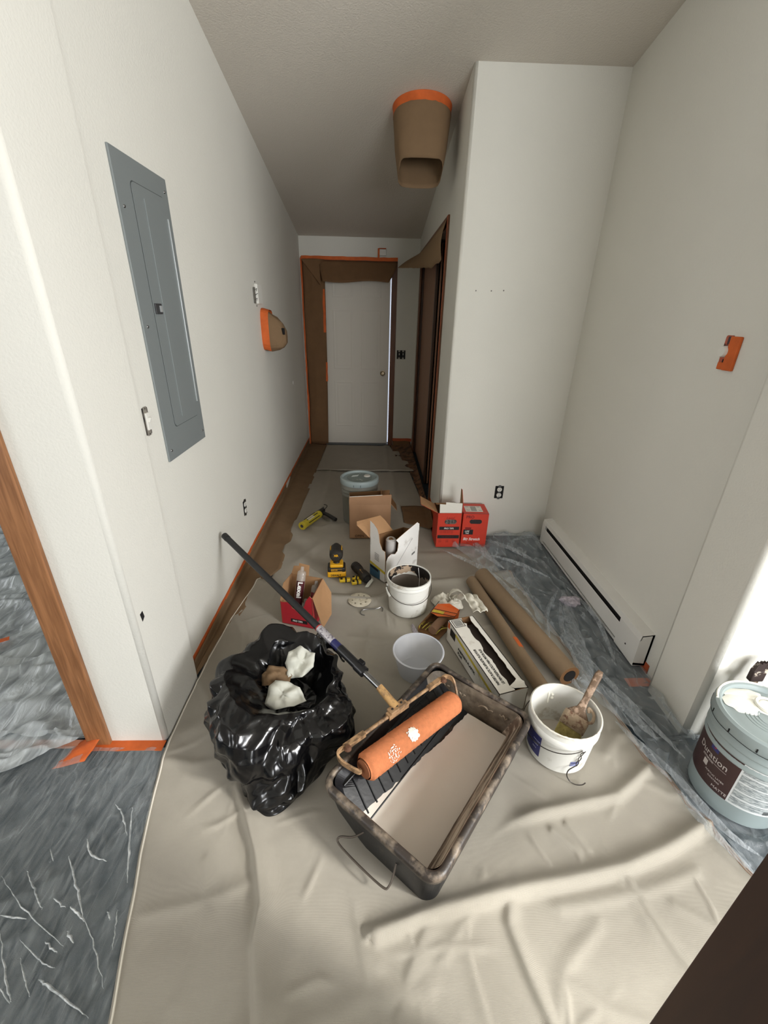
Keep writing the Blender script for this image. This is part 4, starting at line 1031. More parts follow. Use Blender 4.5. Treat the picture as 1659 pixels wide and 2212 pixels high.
ob_ = grid('bag_film', 300, 150, fbag, BAGM, bag)
for p in ob_.data.polygons: p.use_smooth = True
# loose ear of the bag behind the pole
def fear(u, v):
    x = .10+.13*u-.02*v; y = .26+.05*math.sin(u*4)+.05*v; z = .13+.075*v*math.sin(PI*min(1, u+.15))+.012*nz(u*5, v*5)
    return Vector((x+.01*nz(u*7, v*3), y, z))
grid('bag_ear', 24, 12, fear, BAGM, bag, th=.0008)
def scrap(name, label, loc, pts, m, seed, amp=.012, N_=18, rot=(0, 0, 0), cat='scrap', group=None, curl=0):
    xs = [p[0] for p in pts]; ys = [p[1] for p in pts]
    from math import atan2
    c = Vector((sum(xs)/len(xs), sum(ys)/len(ys), 0)); vs = [c]; fs = []; n_ = len(pts)*4; outl = []
    for i in range(len(pts)):
        a, b = pts[i], pts[(i+1) % len(pts)]
        for k in range(4): outl.append(Vector((a[0]+(b[0]-a[0])*k/4, a[1]+(b[1]-a[1])*k/4, 0)))
    for k in range(1, 7):
        for o_ in outl: vs.append(c+(o_-c)*(k/6)*(1+.05*nz(o_.x*60+seed, o_.y*60)*(k == 6)))
    for i in range(n_): fs.append((0, 1+i, 1+(i+1) % n_))
    for k in range(5):
        for i in range(n_): a = 1+k*n_; fs.append((a+i, a+n_+i, a+n_+(i+1) % n_, a+(i+1) % n_))
    vs = [Vector((v.x, v.y, amp*nz(v.x*25+seed, v.y*25, seed)+amp*.5*abs(nz(v.x*60, v.y*60, seed))+curl*(v-c).length_squared*20)) for v in vs]
    o = mesh(name, vs, fs, m, None, True, loc, rot); md = o.modifiers.new('t', 'SOLIDIFY'); md.thickness = .001
    return reg(o, label, cat, group)
FOAM = mat('foam_wrap', (202, 202, 190), .55, bump=.2, bscale=40, c2=(176, 168, 150), thr=(.68, .04), vscale=18)
scrap('foam_scrap', 'large torn white scrap at the front of the rubbish bag opening', (-.330, 1.195, .215), [(-.07, -.03), (-.035, -.055), (.03, -.045), (.085, -.02), (.06, .025), (.01, .05), (-.04, .055), (-.06, .03)], FOAM, 3, .034, rot=(R(28), 0, 0), curl=-.05)
scrap('foam_scrap', 'upright torn white scrap at the back of the rubbish bag opening', (-.295, 1.325, .250), [(-.05, -.05), (.01, -.06), (.06, -.03), (.075, .02), (.05, .035), (.02, .065), (-.03, .05), (-.05, .01)], FOAM, 8, .036, rot=(R(42), R(-8), R(10)), curl=-.06)
scrap('crumpled_paper', 'crumpled brown paper inside the rubbish bag', (-.375, 1.275, .215), [(-.05, -.03), (0, -.04), (.05, -.03), (.06, .02), (.02, .05), (-.04, .045), (-.06, .01)], KRAFT, 12, .035, rot=(R(25), R(10), 0))

# ---------------------------------------------------------------- round pails
def pail(t, h, r0, r1, m, wall=.003, bands=((.80, .004), (.88, .006)), seg=56, jag=0, inner_m=None, floor_=.004, rim=.006):
    rf = lambda z: r0+(r1-r0)*z/h
    prof = [(0, 0), (r0-.006, 0), (r0, .006)]
    for f, e in bands:
        z = h*f; prof += [(rf(z-.012), z-.012), (rf(z)+e, z-.006), (rf(z)+e, z+.004), (rf(z)+.001, z+.010)]
    prof += [(r1, h-rim), (r1+.003, h-.004), (r1+.003, h), (r1-wall, h), (rf(h*.5)-wall, h*.5), (r0-wall, floor_+.006), (r0-.012, floor_), (0, floor_)]
    o = lathe('pail_body', prof, m, t, seg)
    return rf
def wire_bail(t, rf, h, zear, a_ear, side, drop, m, out=1.06, r=.0018, n=28, name='bail'):
    """wire handle lying over on one side: semicircle between two ears, dropped by drop"""
    pts = []
    for i in range(n+1):
        a = R(a_ear+side*180*i/n); k = math.sin(PI*i/n)
        rr_ = (rf(zear)+.006)*(1+(out-1)*k+.02); pts.append((rr_*math.cos(a), rr_*math.sin(a), zear-drop*k))
    return tube(name, pts, r, m, t, 7)
# white brush pail
t = thing('paint_pail', 'white pail with a big brush in it and blue label, right of the tray', 'pail', (.731, 1.12, .012))
rf = pail(t, .205, .111, .125, DIRTYP, bands=((.74, .003), (.80, .005)))
rough_rim = [((.1235)*math.cos(2*PI*i/90), (.1235)*math.sin(2*PI*i/90), .2045+.0022*nz(i*.8, 2)+.0016*nz(i*2.3, 5)) for i in range(91)]
tube('crusted_rim', rough_rim, [.0028+.0012*abs(nz(i*1.7, 9)) for i in range(91)], mat('rim_crust', (228, 224, 212), .6, c2=(132, 96, 78), thr=(.66, .03), vscale=40), t, 6)
lathe('paint_left', [(0, .022), (.106, .020), (.111, .026)], PAINT, t, 40)
def drip(a, z0, z1, w, nm='paint_drip', m=WHITEPAINT, inside=True):
    pts = []; rr_ = (lambda z: rf(z)-.0045) if inside else (lambda z: rf(z)+.001)
    for i in range(7):
        z = z0+(z1-z0)*i/6; pts.append((rr_(z)*math.cos(R(a+2*nz(i, a))), rr_(z)*math.sin(R(a+2*nz(i, a))), z))
    return tube(nm, pts, [w*(.5+.6*abs(nz(i*.9, a))+.3*(i in (1, 5))) for i in range(7)], m, t, 6)
drip(95, .165, .115, .006); drip(88, .16, .135, .008)
patch('blue_label', rf, 172, 213, .03, .135, mat('label_navy', (42, 44, 108), .5), t)
for k in range(3): wrap_text('label_print', ('PAINT', 'PRIMER', 'INTERIOR')[k] if 0 else '====='[:5-k], .012, mat('label_pale', (170, 172, 200)), t, rf, 196, .10-.02*k, sx=.9)
patch('small_blue_label', rf, 268, 284, .052, .078, mat('label_faded_blue', (140, 146, 186), .5), t)
patch('label_stripe', rf, 268, 284, .069, .073, mat('label_navy', (42, 44, 108)), t, off=.001)
for a in (-80, 100):
    lathe('bail_ear', [(0, .010), (.006, .009), (.008, .004), (.011, 0), (0, 0)], WHITEP, t, 14, ((rf(.155)+.001)*math.cos(R(a)), (rf(.155)+.001)*math.sin(R(a)), .155), (0, R(90), R(a)) )
wire_bail(t, rf, .205, .155, -80, -1, .035, DARKSTEEL, 1.10)
# wire hook hanging from the pail's front ear
hk = thing('wire_hook', 'twisted dark wire hook hanging from the front of the brush pail', 'hook', (.731, 1.12, .012))
def onp(a, z, off=.006): return ((rf(z)+off)*math.cos(R(a)), (rf(z)+off)*math.sin(R(a)), z)
tube('wire_loop', spline([onp(-79, .150, .010), onp(-82, .132), onp(-80, .118), onp(-77, .134), onp(-78.5, .152, .012)], 5), .0014, DARKSTEEL, hk, 6)
tube('chain_link', spline([onp(-80, .118, .005), onp(-84, .108, .008), onp(-82, .094, .009), onp(-78, .104, .006), onp(-80, .118, .006)], 5), .0016, DARKSTEEL, hk, 6)
tube('chain_link', spline([onp(-82, .094, .006), onp(-85, .082, .009), onp(-83, .068, .01), onp(-80, .080, .007), onp(-82, .094, .007)], 5), .0016, DARKSTEEL, hk, 6)
tube('hook', spline([onp(-83, .070, .010), onp(-90, .062, .012), onp(-96, .050, .016), onp(-97, .030, .022), onp(-92, .010, .030), onp(-85, .004, .040), onp(-77, .006, .046), onp(-72, .012, .046)], 6), .0020, DARKSTEEL, hk, 7)
# the brush in the pail
br = thing('paint_brush', 'wide paint-crusted brush with olive bristles standing in the white pail', 'brush', (0, 0, 0))
T_, H_ = Vector((.745, 1.095, .105)), Vector((.888, 1.213, .325)); bdv = (H_-T_).normalized(); camv = (Vector((0, 0, 1.54))-T_).normalized()
wv2 = bdv.cross(camv).normalized(); nv = wv2.cross(bdv).normalized()
def slab(name, sec, m, seg=None, smooth=True):
    """sections: (distance along, half width, half thickness, sideways)"""
    vs, fs = [], []; n_ = 20
    for s, w, th, off in sec:
        c = T_+bdv*s+wv2*off
        for i in range(n_):
            a = 2*PI*i/n_; ca, sa = math.cos(a), math.sin(a)
            vs.append(c+wv2*(math.copysign(abs(ca)**.55, ca)*w)+nv*(math.copysign(abs(sa)**.55, sa)*th))
    for k in range(len(sec)-1):
        for i in range(n_): fs.append((k*n_+i, k*n_+(i+1) % n_, (k+1)*n_+(i+1) % n_, (k+1)*n_+i))
    fs.append(tuple(range(n_))[::-1]); fs.append(tuple((len(sec)-1)*n_+i for i in range(n_)))
    return mesh(name, vs, fs, m, br, smooth)
slab('bristles', [(-.052, .030, .004, .012), (-.045, .040, .007, .008), (-.02, .045, .012, .002), (.02, .044, .014, 0), (.042, .043, .014, 0)], mat('olive_bristle', (148, 134, 76), .8, bump=1, bscale=120, bdist=.004, c2=(118, 104, 56), thr=(.5, .15), vscale=60, stretch=(1, 1, .25)))
CRUST = mat('crusted_ferrule', (156, 136, 112), .7, c2=(108, 76, 58), thr=(.58, .06), vscale=50, bump=.7, bscale=90, bdist=.004)
slab('ferrule', [(.036, .046, .016, 0), (.075, .047, .017, 0), (.092, .045, .016, 0)], CRUST)
slab('handle', [(.090, .042, .014, 0), (.105, .030, .012, 0), (.120, .016, .010, 0), (.150, .012, .009, 0), (.200, .013, .010, 0), (.262, .014, .010, 0), (.280, .009, .007, 0)], mat('crusted_wood', (110, 88, 68), .6, c2=(172, 146, 124), thr=(.56, .05), vscale=40, bump=.4, bscale=90))
tube('dried_rag', spline([T_+bdv*.085+wv2*.040, T_+bdv*.10+wv2*.052+nv*.01, T_+bdv*.125+wv2*.045, T_+bdv*.135+wv2*.022, T_+bdv*.12+wv2*.03], 5), [.006+.003*nz(i, 3) for i in range(21)], CRUST, br, 7)

# centre dirty pail
t = thing('paint_pail', 'empty white pail with black and tan crust inside, in front of the torn white box', 'pail', (.212, 2.01, .010))
rf = pail(t, .215, .108, .120, DIRTYP, bands=((.86, .005), (.95, .004)))
CR = mat('dark_crust', (26, 22, 20), .5, c2=(168, 146, 122), thr=(.50, .015), vscale=16, bump=.6, bscale=60, bdist=.003)
def incr(u, v):
    a = R(-15+u*235); z = .211-v*(.055+.035*nz(u*6, 2)+.02*nz(u*19, 4)); r = rf(z)-.0045
    return Vector((r*math.cos(a), r*math.sin(a), z))
grid('inner_crust', 60, 8, incr, CR, t)
def incl(u, v): a = 2*PI*u; z = .150-v*.13; r = rf(z)-.0040; return Vector((r*math.cos(a), r*math.sin(a), z+.006*nz(u*9, 1)*(1-v)))
grid('inner_liner', 60, 6, incl, mat('murky_liner', (128, 118, 108), .4, var=.2, vscale=8), t)
lathe('murky_bottom', [(0, .02), (.102, .02)], MATS['murky_liner'], t, 40)
wire_bail(t, rf, .215, .165, 188, 1, .055, DARKSTEEL, 1.05)
tube('plastic_grip', [((rf(.14)+.013)*math.cos(R(a)), (rf(.14)+.013)*math.sin(R(a)), z) for a, z in ((193, .155), (203, .137), (213, .124))], .0065, mat('ivory_plastic', (222, 220, 212)), t, 10)
for a in (188, 8): lathe('bail_ear', [(0, .010), (.007, .009), (.009, .004), (.012, 0), (0, 0)], WHITEP, t, 14, ((rf(.165)+.001)*math.cos(R(a)), (rf(.165)+.001)*math.sin(R(a)), .165), (0, R(90), R(a)))
tube('hanging_string', [(.06, .085, .211), (.068, .06, .15), (.066, .05, .09)], .0016, WHITEP, t, 5)

# big blue-grey pails
BLUEP = mat('pail_blue_grey', (148, 160, 160), .38, var=.05, vscale=9)
GREYPAIL = mat('pail_cloudy_grey', (122, 122, 114), .4, var=.1, vscale=9)
def big_pail(label, loc, rz, mainlid):
    t = thing('paint_pail', label, 'pail', loc, rz)
    rf = pail(t, .352, .131, .144, BLUEP if mainlid else GREYPAIL, bands=((.70, .004), (.78, .005), (.86, .004)))
    lid = lathe('lid', [(0, .362), (.100, .362), (.104, .3605), (.128, .3605), (.131, .366), (.134, .374), (.140, .376), (.1505, .372), (.1525, .364), (.1525, .335), (.1495, .330), (.1470, .330), (.1470, .352), (0, .352)], BLUEP, t, 72)
    return t, rf, lid
t, rf, lid = big_pail('large blue-grey pail with a maroon label and white paint on its lid', (1.300, .945, .014), 0, True)
for rr_ in (.030, .042, .054, .066): lathe('lid_ring', [(rr_, .3615), (rr_+.001, .3635), (rr_+.004, .3635), (rr_+.005, .3615)], BLUEP, lid, 48)
for a in range(0, 360, 30):
    o = box('tear_notch', (.1528*math.cos(R(a+9)), .1528*math.sin(R(a+9)), .343), (.002, .004, .014), HOLE, lid, 0, rot=(0, 0, R(a+9)))
tube('lid_seam', [(.1530*math.cos(R(a)), .1530*math.sin(R(a)), .333+.002*math.sin(R(a*6))) for a in range(120, 300, 6)], .0009, HOLE, lid, 4)
MAROON = mat('label_maroon', (58, 34, 32), .5, var=.15, vscale=20)
patch('maroon_label', rf, 128, 216, .075, .262, MAROON, t, n=30)
LWM = mat('label_white', (176, 182, 182), .5, c2=(126, 134, 136), thr=(.5, .04), vscale=55, stretch=(1, 1, 5))
patch('white_label', rf, 216, 272, .075, .262, mat('label_border', (206, 210, 210)), t, off=.0004, n=24)
for z0, z1 in ((.225, .250), (.188, .219), (.150, .183), (.118, .145), (.084, .112)): patch('label_text_block', rf, 218.5, 269.5, z0, z1, LWM, t, off=.001, n=24)
for k in range(12): patch('barcode_bar', rf, 257+k*.62, 257.3+k*.62, .083, .100, INK, t, off=.0016, n=1)
wrap_text('brand_print', 'Duration', .035, mat('label_silver', (190, 182, 178), .5), t, rf, 156, .183, sx=.92)
patch('blue_square', rf, 176, 188, .220, .256, mat('label_navy', (42, 44, 108)), t, off=.001)
wrap_text('square_print', 'S', .022, mat('red_print', (176, 52, 44)), t, rf, 180, .230)
wrap_text('label_print', 'EXTERIOR', .010, mat('label_silver'  , (190, 182, 178)), t, rf, 168, .168)
patch('label_badge', rf, 173, 180, .138, .162, mat('label_silver', (190, 182, 178)), t, off=.001)
wrap_text('label_print', 'ACRYLIC LATEX', .009, mat('label_silver', (190, 182, 178)), t, rf, 180, .128)
wrap_text('label_print', 'COATING', .009, mat('label_silver', (190, 182, 178)), t, rf, 186, .114)
wrap_text('label_print', 'MATTE', .015, mat('label_silver', (190, 182, 178)), t, rf, 195, .088)
patch('label_line', rf, 170, 205, .174, .1755, mat('label_silver', (190, 182, 178)), t, off=.001)
# paint spill on the lid
def spill(cx, cy, rx, ry, seed, z=.3625, amp=.35, hgt=.004):
    vs, fs = [Vector((cx, cy, z+hgt))], []; n_ = 48
    for k in range(1, 6):
        for i in range(n_):
            a = 2*PI*i/n_; rr_ = (1+amp*nz(math.cos(a)*1.6+seed, math.sin(a)*1.6, seed))*k/5
            vs.append(Vector((cx+rx*rr_*math.cos(a), cy+ry*rr_*math.sin(a), z+hgt*(1-(k/5)**4)+.0008*nz(k, a*3))))
    for i in range(n_): fs.append((0, 1+i, 1+(i+1) % n_))
    for k in range(4):
        for i in range(n_): a = 1+k*n_; fs.append((a+i, a+n_+i, a+n_+(i+1) % n_, a+(i+1) % n_))
    return mesh('paint_spill', vs, fs, WHITEPAINT, lid, True)
spill(-.045, .065, .062, .045, 2); spill(.030, .045, .048, .036, 6, hgt=.007); spill(-.01, .10, .06, .03, 9, z=.362)
lathe('paint_ring', [(.028, .370), (.031, .374), (.036, .374), (.039, .369)], WHITEPAINT, lid, 40, (.030, .045, 0))
tube('rim_drip', [(.1455*math.cos(R(a)), .1455*math.sin(R(a)), .3755+.0008*nz(a*.2, 1)) for a in range(60, 152, 4)], [.004+.001*nz(a*.3, 4) for a in range(23)], WHITEPAINT, lid, 7)
st = panel('lid_sticker', [(-.050, -.118, .3610), (-.018, -.122, .3610), (-.014, -.082, .3610), (-.044, -.076, .3610)], .0004, mat('sticker', (214, 222, 220), .5, c2=(140, 140, 140), thr=(.62, .02), vscale=120), lid, normal=(0, 0, 1))
# dark brush leaning behind the pail
db = thing('paint_brush', 'dark paint-stiffened brush tip sticking up behind the big pail at the right edge', 'brush', (1.375, 1.118, .0))
bm = bmesh.new(); bm_box(bm, (0, 0, .19), (.024, .014, .36), .005); from_bm('handle', bm, mat('crusted_wood', (110, 88, 68)), db, rot=(0, R(3), 0))
bm = bmesh.new(); bm_box(bm, (.017, 0, .392), (.050, .020, .050), .004); from_bm('ferrule', bm, mat('dark_ferrule', (50, 36, 32), .6, c2=(196, 184, 168), thr=(.60, .03), vscale=30), db)
def fbr(u, v): return Vector((-.010+.054*u+.012*v, (.011 if int(u*8) % 2 else .007)*1.0-.0, .415+.042*v*(.75+.35*nz(u*7, 1))))
vs = []; fs = []
for k in range(9):
    x0 = -.008+k*.006; hh = .040+.010*nz(k*1.3, 4)
    s0 = len(vs)
    for dx, dy, z in ((0, -.008, .412), (.006, -.008, .412), (.006, .008, .412), (0, .008, .412), (.010, -.006, .412+hh), (.015, -.006, .412+hh*.92), (.015, .006, .412+hh*.9), (.010, .006, .412+hh)): vs.append((x0+dx, dy, z))
    fs += [tuple(s0+i for i in f) for f in ((0, 1, 5, 4), (1, 2, 6, 5), (2, 3, 7, 6), (3, 0, 4, 7), (4, 5, 6, 7), (3, 2, 1, 0))]
mesh('bristles', vs, fs, mat('dark_ferrule', (50, 36, 32)), db)
# far pail
t, rf, lid = big_pail('blue-grey lidded pail standing behind the brown carton in the corridor', (-.100, 3.175, .012), 0, False)
lathe('lid_center', [(0, .3632), (.099, .3632)], mat('lid_dusty', (120, 130, 126), .5, c2=(176, 180, 176), thr=(.63, .05), vscale=14), lid, 48)
panel('lid_sticker', [(-.065, .01, .3640), (-.015, .03, .3640), (-.005, .065, .3640), (-.055, .045, .3640)], .0004, MATS['sticker'], lid, normal=(0, 0, 1))
lathe('lid_plug', [(0, .372), (.022, .371), (.027, .364)], mat('pale_plug', (206, 202, 192), .5), lid, 24, (.06, .035, 0))
for a in (255, 275): box('tear_notch', (.1528*math.cos(R(a)), .1528*math.sin(R(a)), .345), (.002, .003, .016), HOLE, lid, 0, rot=(0, 0, R(a)))

# translucent tub
TUB = bpy.data.materials.new('translucent_tub'); TUB.use_nodes = True; nt = TUB.node_tree
b = nt.nodes['Principled BSDF']; b.inputs['Base Color'].default_value = srgb(206, 208, 212); b.inputs['Roughness'].default_value = .35
tr_ = nt.nodes.new('ShaderNodeBsdfTransparent'); mx_ = nt.nodes.new('ShaderNodeMixShader'); mx_.inputs[0].default_value = .42
nt.links.new(tr_.outputs[0], mx_.inputs[1]); nt.links.new(b.outputs[0], mx_.inputs[2]); nt.links.new(mx_.outputs[0], nt.nodes['Material Output'].inputs[0])
t = thing('plastic_tub', 'round translucent plastic tub between the tray and the torn box', 'tub', (.222, 1.522, .010))
lathe('tub_wall', [(0, 0), (.086, 0), (.090, .005), (.112, .112), (.116, .116), (.119, .122), (.117, .125), (.113, .124), (.1095, .112), (.0875, .007), (.084, .003), (0, .003)], TUB, t, 64)
lathe('tub_rim', [(.1115, .119), (.116, .121), (.120, .124), (.117, .1265), (.112, .1255)], mat('tub_rim', (200, 202, 208), .35), t, 64)

# ---------------------------------------------------------------- cardboard rolls
def roll(label, p, q, r, seed):
    t = thing('paper_roll', label, 'paper roll', (0, 0, 0), group=None)
    P, Q = Vector(p), Vector(q); d = (Q-P).normalized(); u = d.orthogonal().normalized(); w = d.cross(u)
    n_ = 20
    pts = [P+(Q-P)*i/n_+Vector((0, 0, .0008*nz(i*.8, seed))) for i in range(n_+1)]
    tube('outer_wrap', pts, [r+.0006*nz(i*1.3, seed) for i in range(n_+1)], TUBE, t, 32, cap=False)
    for E_, s in ((P, -1), (Q, 1)):
        vs, fs = [], []
        for i in range(33):
            a = 2*PI*i/32
            for rr_, dd in ((r, 0), (r*.62, 0), (r*.60, -.03*s)):
                vs.append(E_+(u*math.cos(a)+w*math.sin(a))*rr_+d*dd)
        for i in range(32):
            for k in range(2): fs.append((i*3+k, (i+1)*3+k, (i+1)*3+k+1, i*3+k+1))
        mesh('roll_end', vs, fs, CARDIN, t)
        tube('core', [E_+d*(.002*s), E_-d*.03*s], r*.60, HOLE, t, 20, cap=True).data
    # loose edge of the paper along the roll
    a0 = .9
    vs, fs = [], []
    for i in range(31):
        c = P+(Q-P)*(i/30)
        for k, (aa, off) in enumerate(((a0, .0008), (a0+.25, .0015+.001*nz(i*.5, seed)), (a0+.27, .0004))):
            vs.append(c+(u*math.cos(aa)+w*math.sin(aa))*(r+off))
    for i in range(30):
        for k in range(2): fs.append((i*3+k, i*3+k+1, (i+1)*3+k+1, (i+1)*3+k))
    mesh('paper_edge', vs, fs, KRAFT, t, True)
    return t, P, Q, d
roll('fatter brown paper roll, the right one of the pair on the canvas', (.698, 2.262, .066), (.908, 1.43, .066), .050, 3)
t, P, Q, d = roll('slimmer brown paper roll with an orange tape patch, left of the fat roll', (.625, 2.222, .050), (.770, 1.34, .050), .034, 8)
t.name = 'paper_roll'
c = P+(Q-P)*.665; u = Vector((0, 0, 1)); w = d.cross(u).normalized()
vs, fs = [], []
for i in range(9):
    for j in range(9):
        a = R(-75+75*j/8+6*nz(i, 2)); vs.append(c+d*(-.035+.07*i/8+.006*nz(j, i*.4))+(u*math.cos(a)+w*math.sin(-a)*-1)*.0352)
for i in range(8):
    for j in range(8): fs.append((i*9+j, i*9+j+1, (i+1)*9+j+1, (i+1)*9+j))
mesh('orange_tape_patch', vs, fs, TAPE, t)

# ---------------------------------------------------------------- cartons built from card panels
def carton_panels(t, spec):
    for nm, pts, nrm, mo, mi_ in spec: panel(nm, pts, .003, mo, t, normal=nrm, mi2=mi_)
WB = mat('white_carton', (226, 222, 212), .6, c2=(188, 178, 162), thr=(.66, .06), vscale=10, bump=.2, bscale=40)
# long torn sheeting box, local x across (0..10 cm), y along
t = thing('sheeting_carton', 'long white carton of plastic sheeting with its top torn open', 'carton', (.530, 1.262, .012), R(16)); t.scale = (1.33, 1, 1)
Lc, Wc, Hc = .49, .105, .125
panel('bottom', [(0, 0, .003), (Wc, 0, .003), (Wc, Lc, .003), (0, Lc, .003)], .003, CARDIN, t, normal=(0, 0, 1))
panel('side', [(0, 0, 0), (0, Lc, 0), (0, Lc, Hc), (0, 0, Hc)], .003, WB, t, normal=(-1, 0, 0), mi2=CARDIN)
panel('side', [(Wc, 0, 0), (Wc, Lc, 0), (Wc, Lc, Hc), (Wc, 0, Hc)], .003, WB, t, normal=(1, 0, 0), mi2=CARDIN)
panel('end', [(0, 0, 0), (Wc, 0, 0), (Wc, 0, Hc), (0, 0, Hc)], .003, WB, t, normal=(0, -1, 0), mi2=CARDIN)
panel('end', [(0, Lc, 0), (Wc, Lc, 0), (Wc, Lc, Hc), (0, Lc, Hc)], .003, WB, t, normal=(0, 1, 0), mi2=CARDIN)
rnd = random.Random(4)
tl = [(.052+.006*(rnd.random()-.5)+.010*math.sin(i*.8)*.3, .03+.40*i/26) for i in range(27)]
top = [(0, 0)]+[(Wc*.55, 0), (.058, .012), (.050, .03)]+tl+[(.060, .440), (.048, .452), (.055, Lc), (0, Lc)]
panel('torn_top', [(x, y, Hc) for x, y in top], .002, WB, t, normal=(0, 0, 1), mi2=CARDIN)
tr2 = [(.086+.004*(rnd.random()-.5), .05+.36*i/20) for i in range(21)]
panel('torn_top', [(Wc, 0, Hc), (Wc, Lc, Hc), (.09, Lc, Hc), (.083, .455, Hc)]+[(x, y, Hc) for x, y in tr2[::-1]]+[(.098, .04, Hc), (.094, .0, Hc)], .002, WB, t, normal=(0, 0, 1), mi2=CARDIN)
panel('torn_flap', [(.050, .028, Hc+.001), (.060, .012, Hc+.001), (.095, .002, Hc+.002), (.104, .03, Hc+.006), (.085, .050, Hc+.014), (.07, .036, Hc+.012)], .001, WB, t, normal=(0, 0, 1))
YEL = mat('label_yellow', (206, 184, 58), .5, c2=(176, 160, 80), thr=(.6, .06), vscale=20)
panel('yellow_stripe', [(-.0005, .04, .070), (-.0005, .40, .094), (-.0005, .40, .110), (-.0005, .04, .086)], .0004, YEL, t, normal=(-1, 0, 0))
panel('orange_square', [(-.0005, .465, .085), (-.0005, .485, .085), (-.0005, .485, .120), (-.0005, .465, .120)], .0004, TAPE, t, normal=(-1, 0, 0))
panel('black_square', [(-.0006, .40, .060), (-.0006, .455, .060), (-.0006, .455, .105), (-.0006, .40, .105)], .0004, INK, t, normal=(-1, 0, 0))
text('box_print', "PAINTER'S PLASTIC", .020, INK, t, fm((-.001, .36, .045), (0, -1, 0), (0, 0, 1)), weight=.0003)
text('box_print', 'PLUS', .020, INK, t, fm((-.001, .36, .022), (0, -1, 0), (0, 0, 1)), weight=.0003)
text('top_print', "PAINTER'S PLASTIC PLUS/PLASTIC PLUS POUR", .0125, INK, t, fm((.024, .045, Hc+.0005), (0, 1, 0), (-1, 0, 0)), weight=.0003, sx=.86)
text('top_print', 'LES PEINTRES/PLASTICO PARA PINTOR PLUS', .0125, INK, t, fm((.042, .045, Hc+.0005), (0, 1, 0), (-1, 0, 0)), weight=.0003, sx=.86)
for (x0, x1, y0, y1) in ((.008, .050, .425, .428), (.008, .050, .478, .481), (.008, .0105, .425, .481), (.0475, .050, .425, .481)):
    panel('barcode_frame', [(x0, y0, Hc+.0006), (x1, y0, Hc+.0006), (x1, y1, Hc+.0006), (x0, y1, Hc+.0006)], .0004, INK, t, normal=(0, 0, 1))
for k in range(14):
    y = .433+k*.003; panel('barcode_bar', [(.014, y, Hc+.0006), (.044, y, Hc+.0006), (.044, y+(.0012 if k % 3 else .002), Hc+.0006), (.014, y+(.0012 if k % 3 else .002), Hc+.0006)], .0004, INKG, t, normal=(0, 0, 1))
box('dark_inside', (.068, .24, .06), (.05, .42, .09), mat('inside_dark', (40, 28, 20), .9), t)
# yellow and orange torn package
t = thing('torn_package', 'torn yellow and black package with an orange corner, beside the dirty pail', 'package', (.305, 1.76, .012), R(-33))
PY = mat('package_yellow', (176, 160, 66), .5, c2=(70, 62, 40), thr=(.52, .03), vscale=26)
panel('back_card', [(-.06, 0, .004), (.06, 0, .004), (.075, .20, .004), (-.05, .21, .004)], .002, CARDIN, t, normal=(0, 0, 1))
panel('side_card', [(-.062, 0, .0), (-.052, .215, .0), (-.050, .215, .050), (-.060, .03, .044), (-.066, .0, .03)], .002, PY, t, normal=(-1, 0, 0), mi2=CARDIN)
panel('end_card', [(-.05, .212, .0), (.08, .205, .0), (.085, .205, .070), (.02, .21, .085), (-.045, .212, .055)], .002, mat('package_orange', (218, 108, 52), .5), t, normal=(0, 1, 0), mi2=MATS['package_orange'])
panel('top_card', [(-.05, .12, .054), (.0, .10, .062), (.082, .135, .070), (.086, .205, .070), (-.048, .212, .056)], .0015, mat('package_orange', (218, 108, 52), .5), t, normal=(0, 0, 1), mi2=CARDIN)
for q in (((-.05, .115), (.084, .135)), ((-.045, .150), (.085, .165)), ((-.048, .115), (-.044, .212)), ((.080, .135), (.084, .205))):
    (x0, y0), (x1, y1) = q; tube('black_print_line', [(x0, y0, .0615+.11*(x0+.05)*.9*.1), (x1, y1, .0725)], .0016, INK, t, 5)
panel('yellow_window', [(-.045, .120, .0600), (.02, .123, .0665), (.02, .150, .0675), (-.043, .146, .0600)], .0008, YEL, t, normal=(0, 0, 1))
tube('brown_core', [(.012, .015, .030), (.02, .135, .030)], .024, mat('brown_core', (128, 96, 72), .8), t, 20)
for k in range(5):
    a = k*.9; tube('plastic_shred', spline([(-.05+.02*k, .02, .012), (-.03+.02*k, .05, .035+.01*nz(k, 2)), (-.02+.022*k, .09, .02)], 4), .003, PY, t, 5)
scrap('clear_plastic_offcut', 'stiff clear plastic corner lying beside the yellow package', (.235, 1.79, .02), [(-.02, -.03), (.01, -.025), (.015, .04), (-.005, .045)], FILMK, 5, .006, rot=(R(10), R(-60), R(10)), cat='scrap')
# rag
t = thing('crumpled_rag', 'dirty white rag crumpled above the torn white carton', 'rag', (.475, 1.985, .012)); t.scale = (1.35, 1.25, 1.15)
RAG = mat('rag_cloth', (214, 209, 194), .9, bump=.5, bscale=45, bdist=.005, c2=(158, 150, 134), thr=(.62, .08), vscale=16)
def frag(u, v):
    a = 2*PI*u; r = .06*(1-v)+.003; z = .008+.050*math.sin(PI*min(1, v*1.05))*(.8+.5*nz(math.cos(a)*2, math.sin(a)*2, 2))
    if v > .7: z -= .06*(v-.7)
    k = 1+.35*nz(math.cos(a)*1.5, math.sin(a)*1.5, 7)
    return Vector((r*k*math.cos(a)*1.0-.02, r*k*math.sin(a)*.95+.03, max(.001, z+.010*nz(a*3, v*8))))
grid('rag_heap', 60, 30, frag, RAG, t)
def fcur(u, v):
    a = R(-30+260*u); r = .026+.006*v; return Vector((.015+r*math.cos(a), .055-v*.030+r*.3, .050+r*math.sin(a)+.006*nz(u*6, v*6)))
grid('rag_curl', 30, 10, fcur, RAG, t, th=.0015)
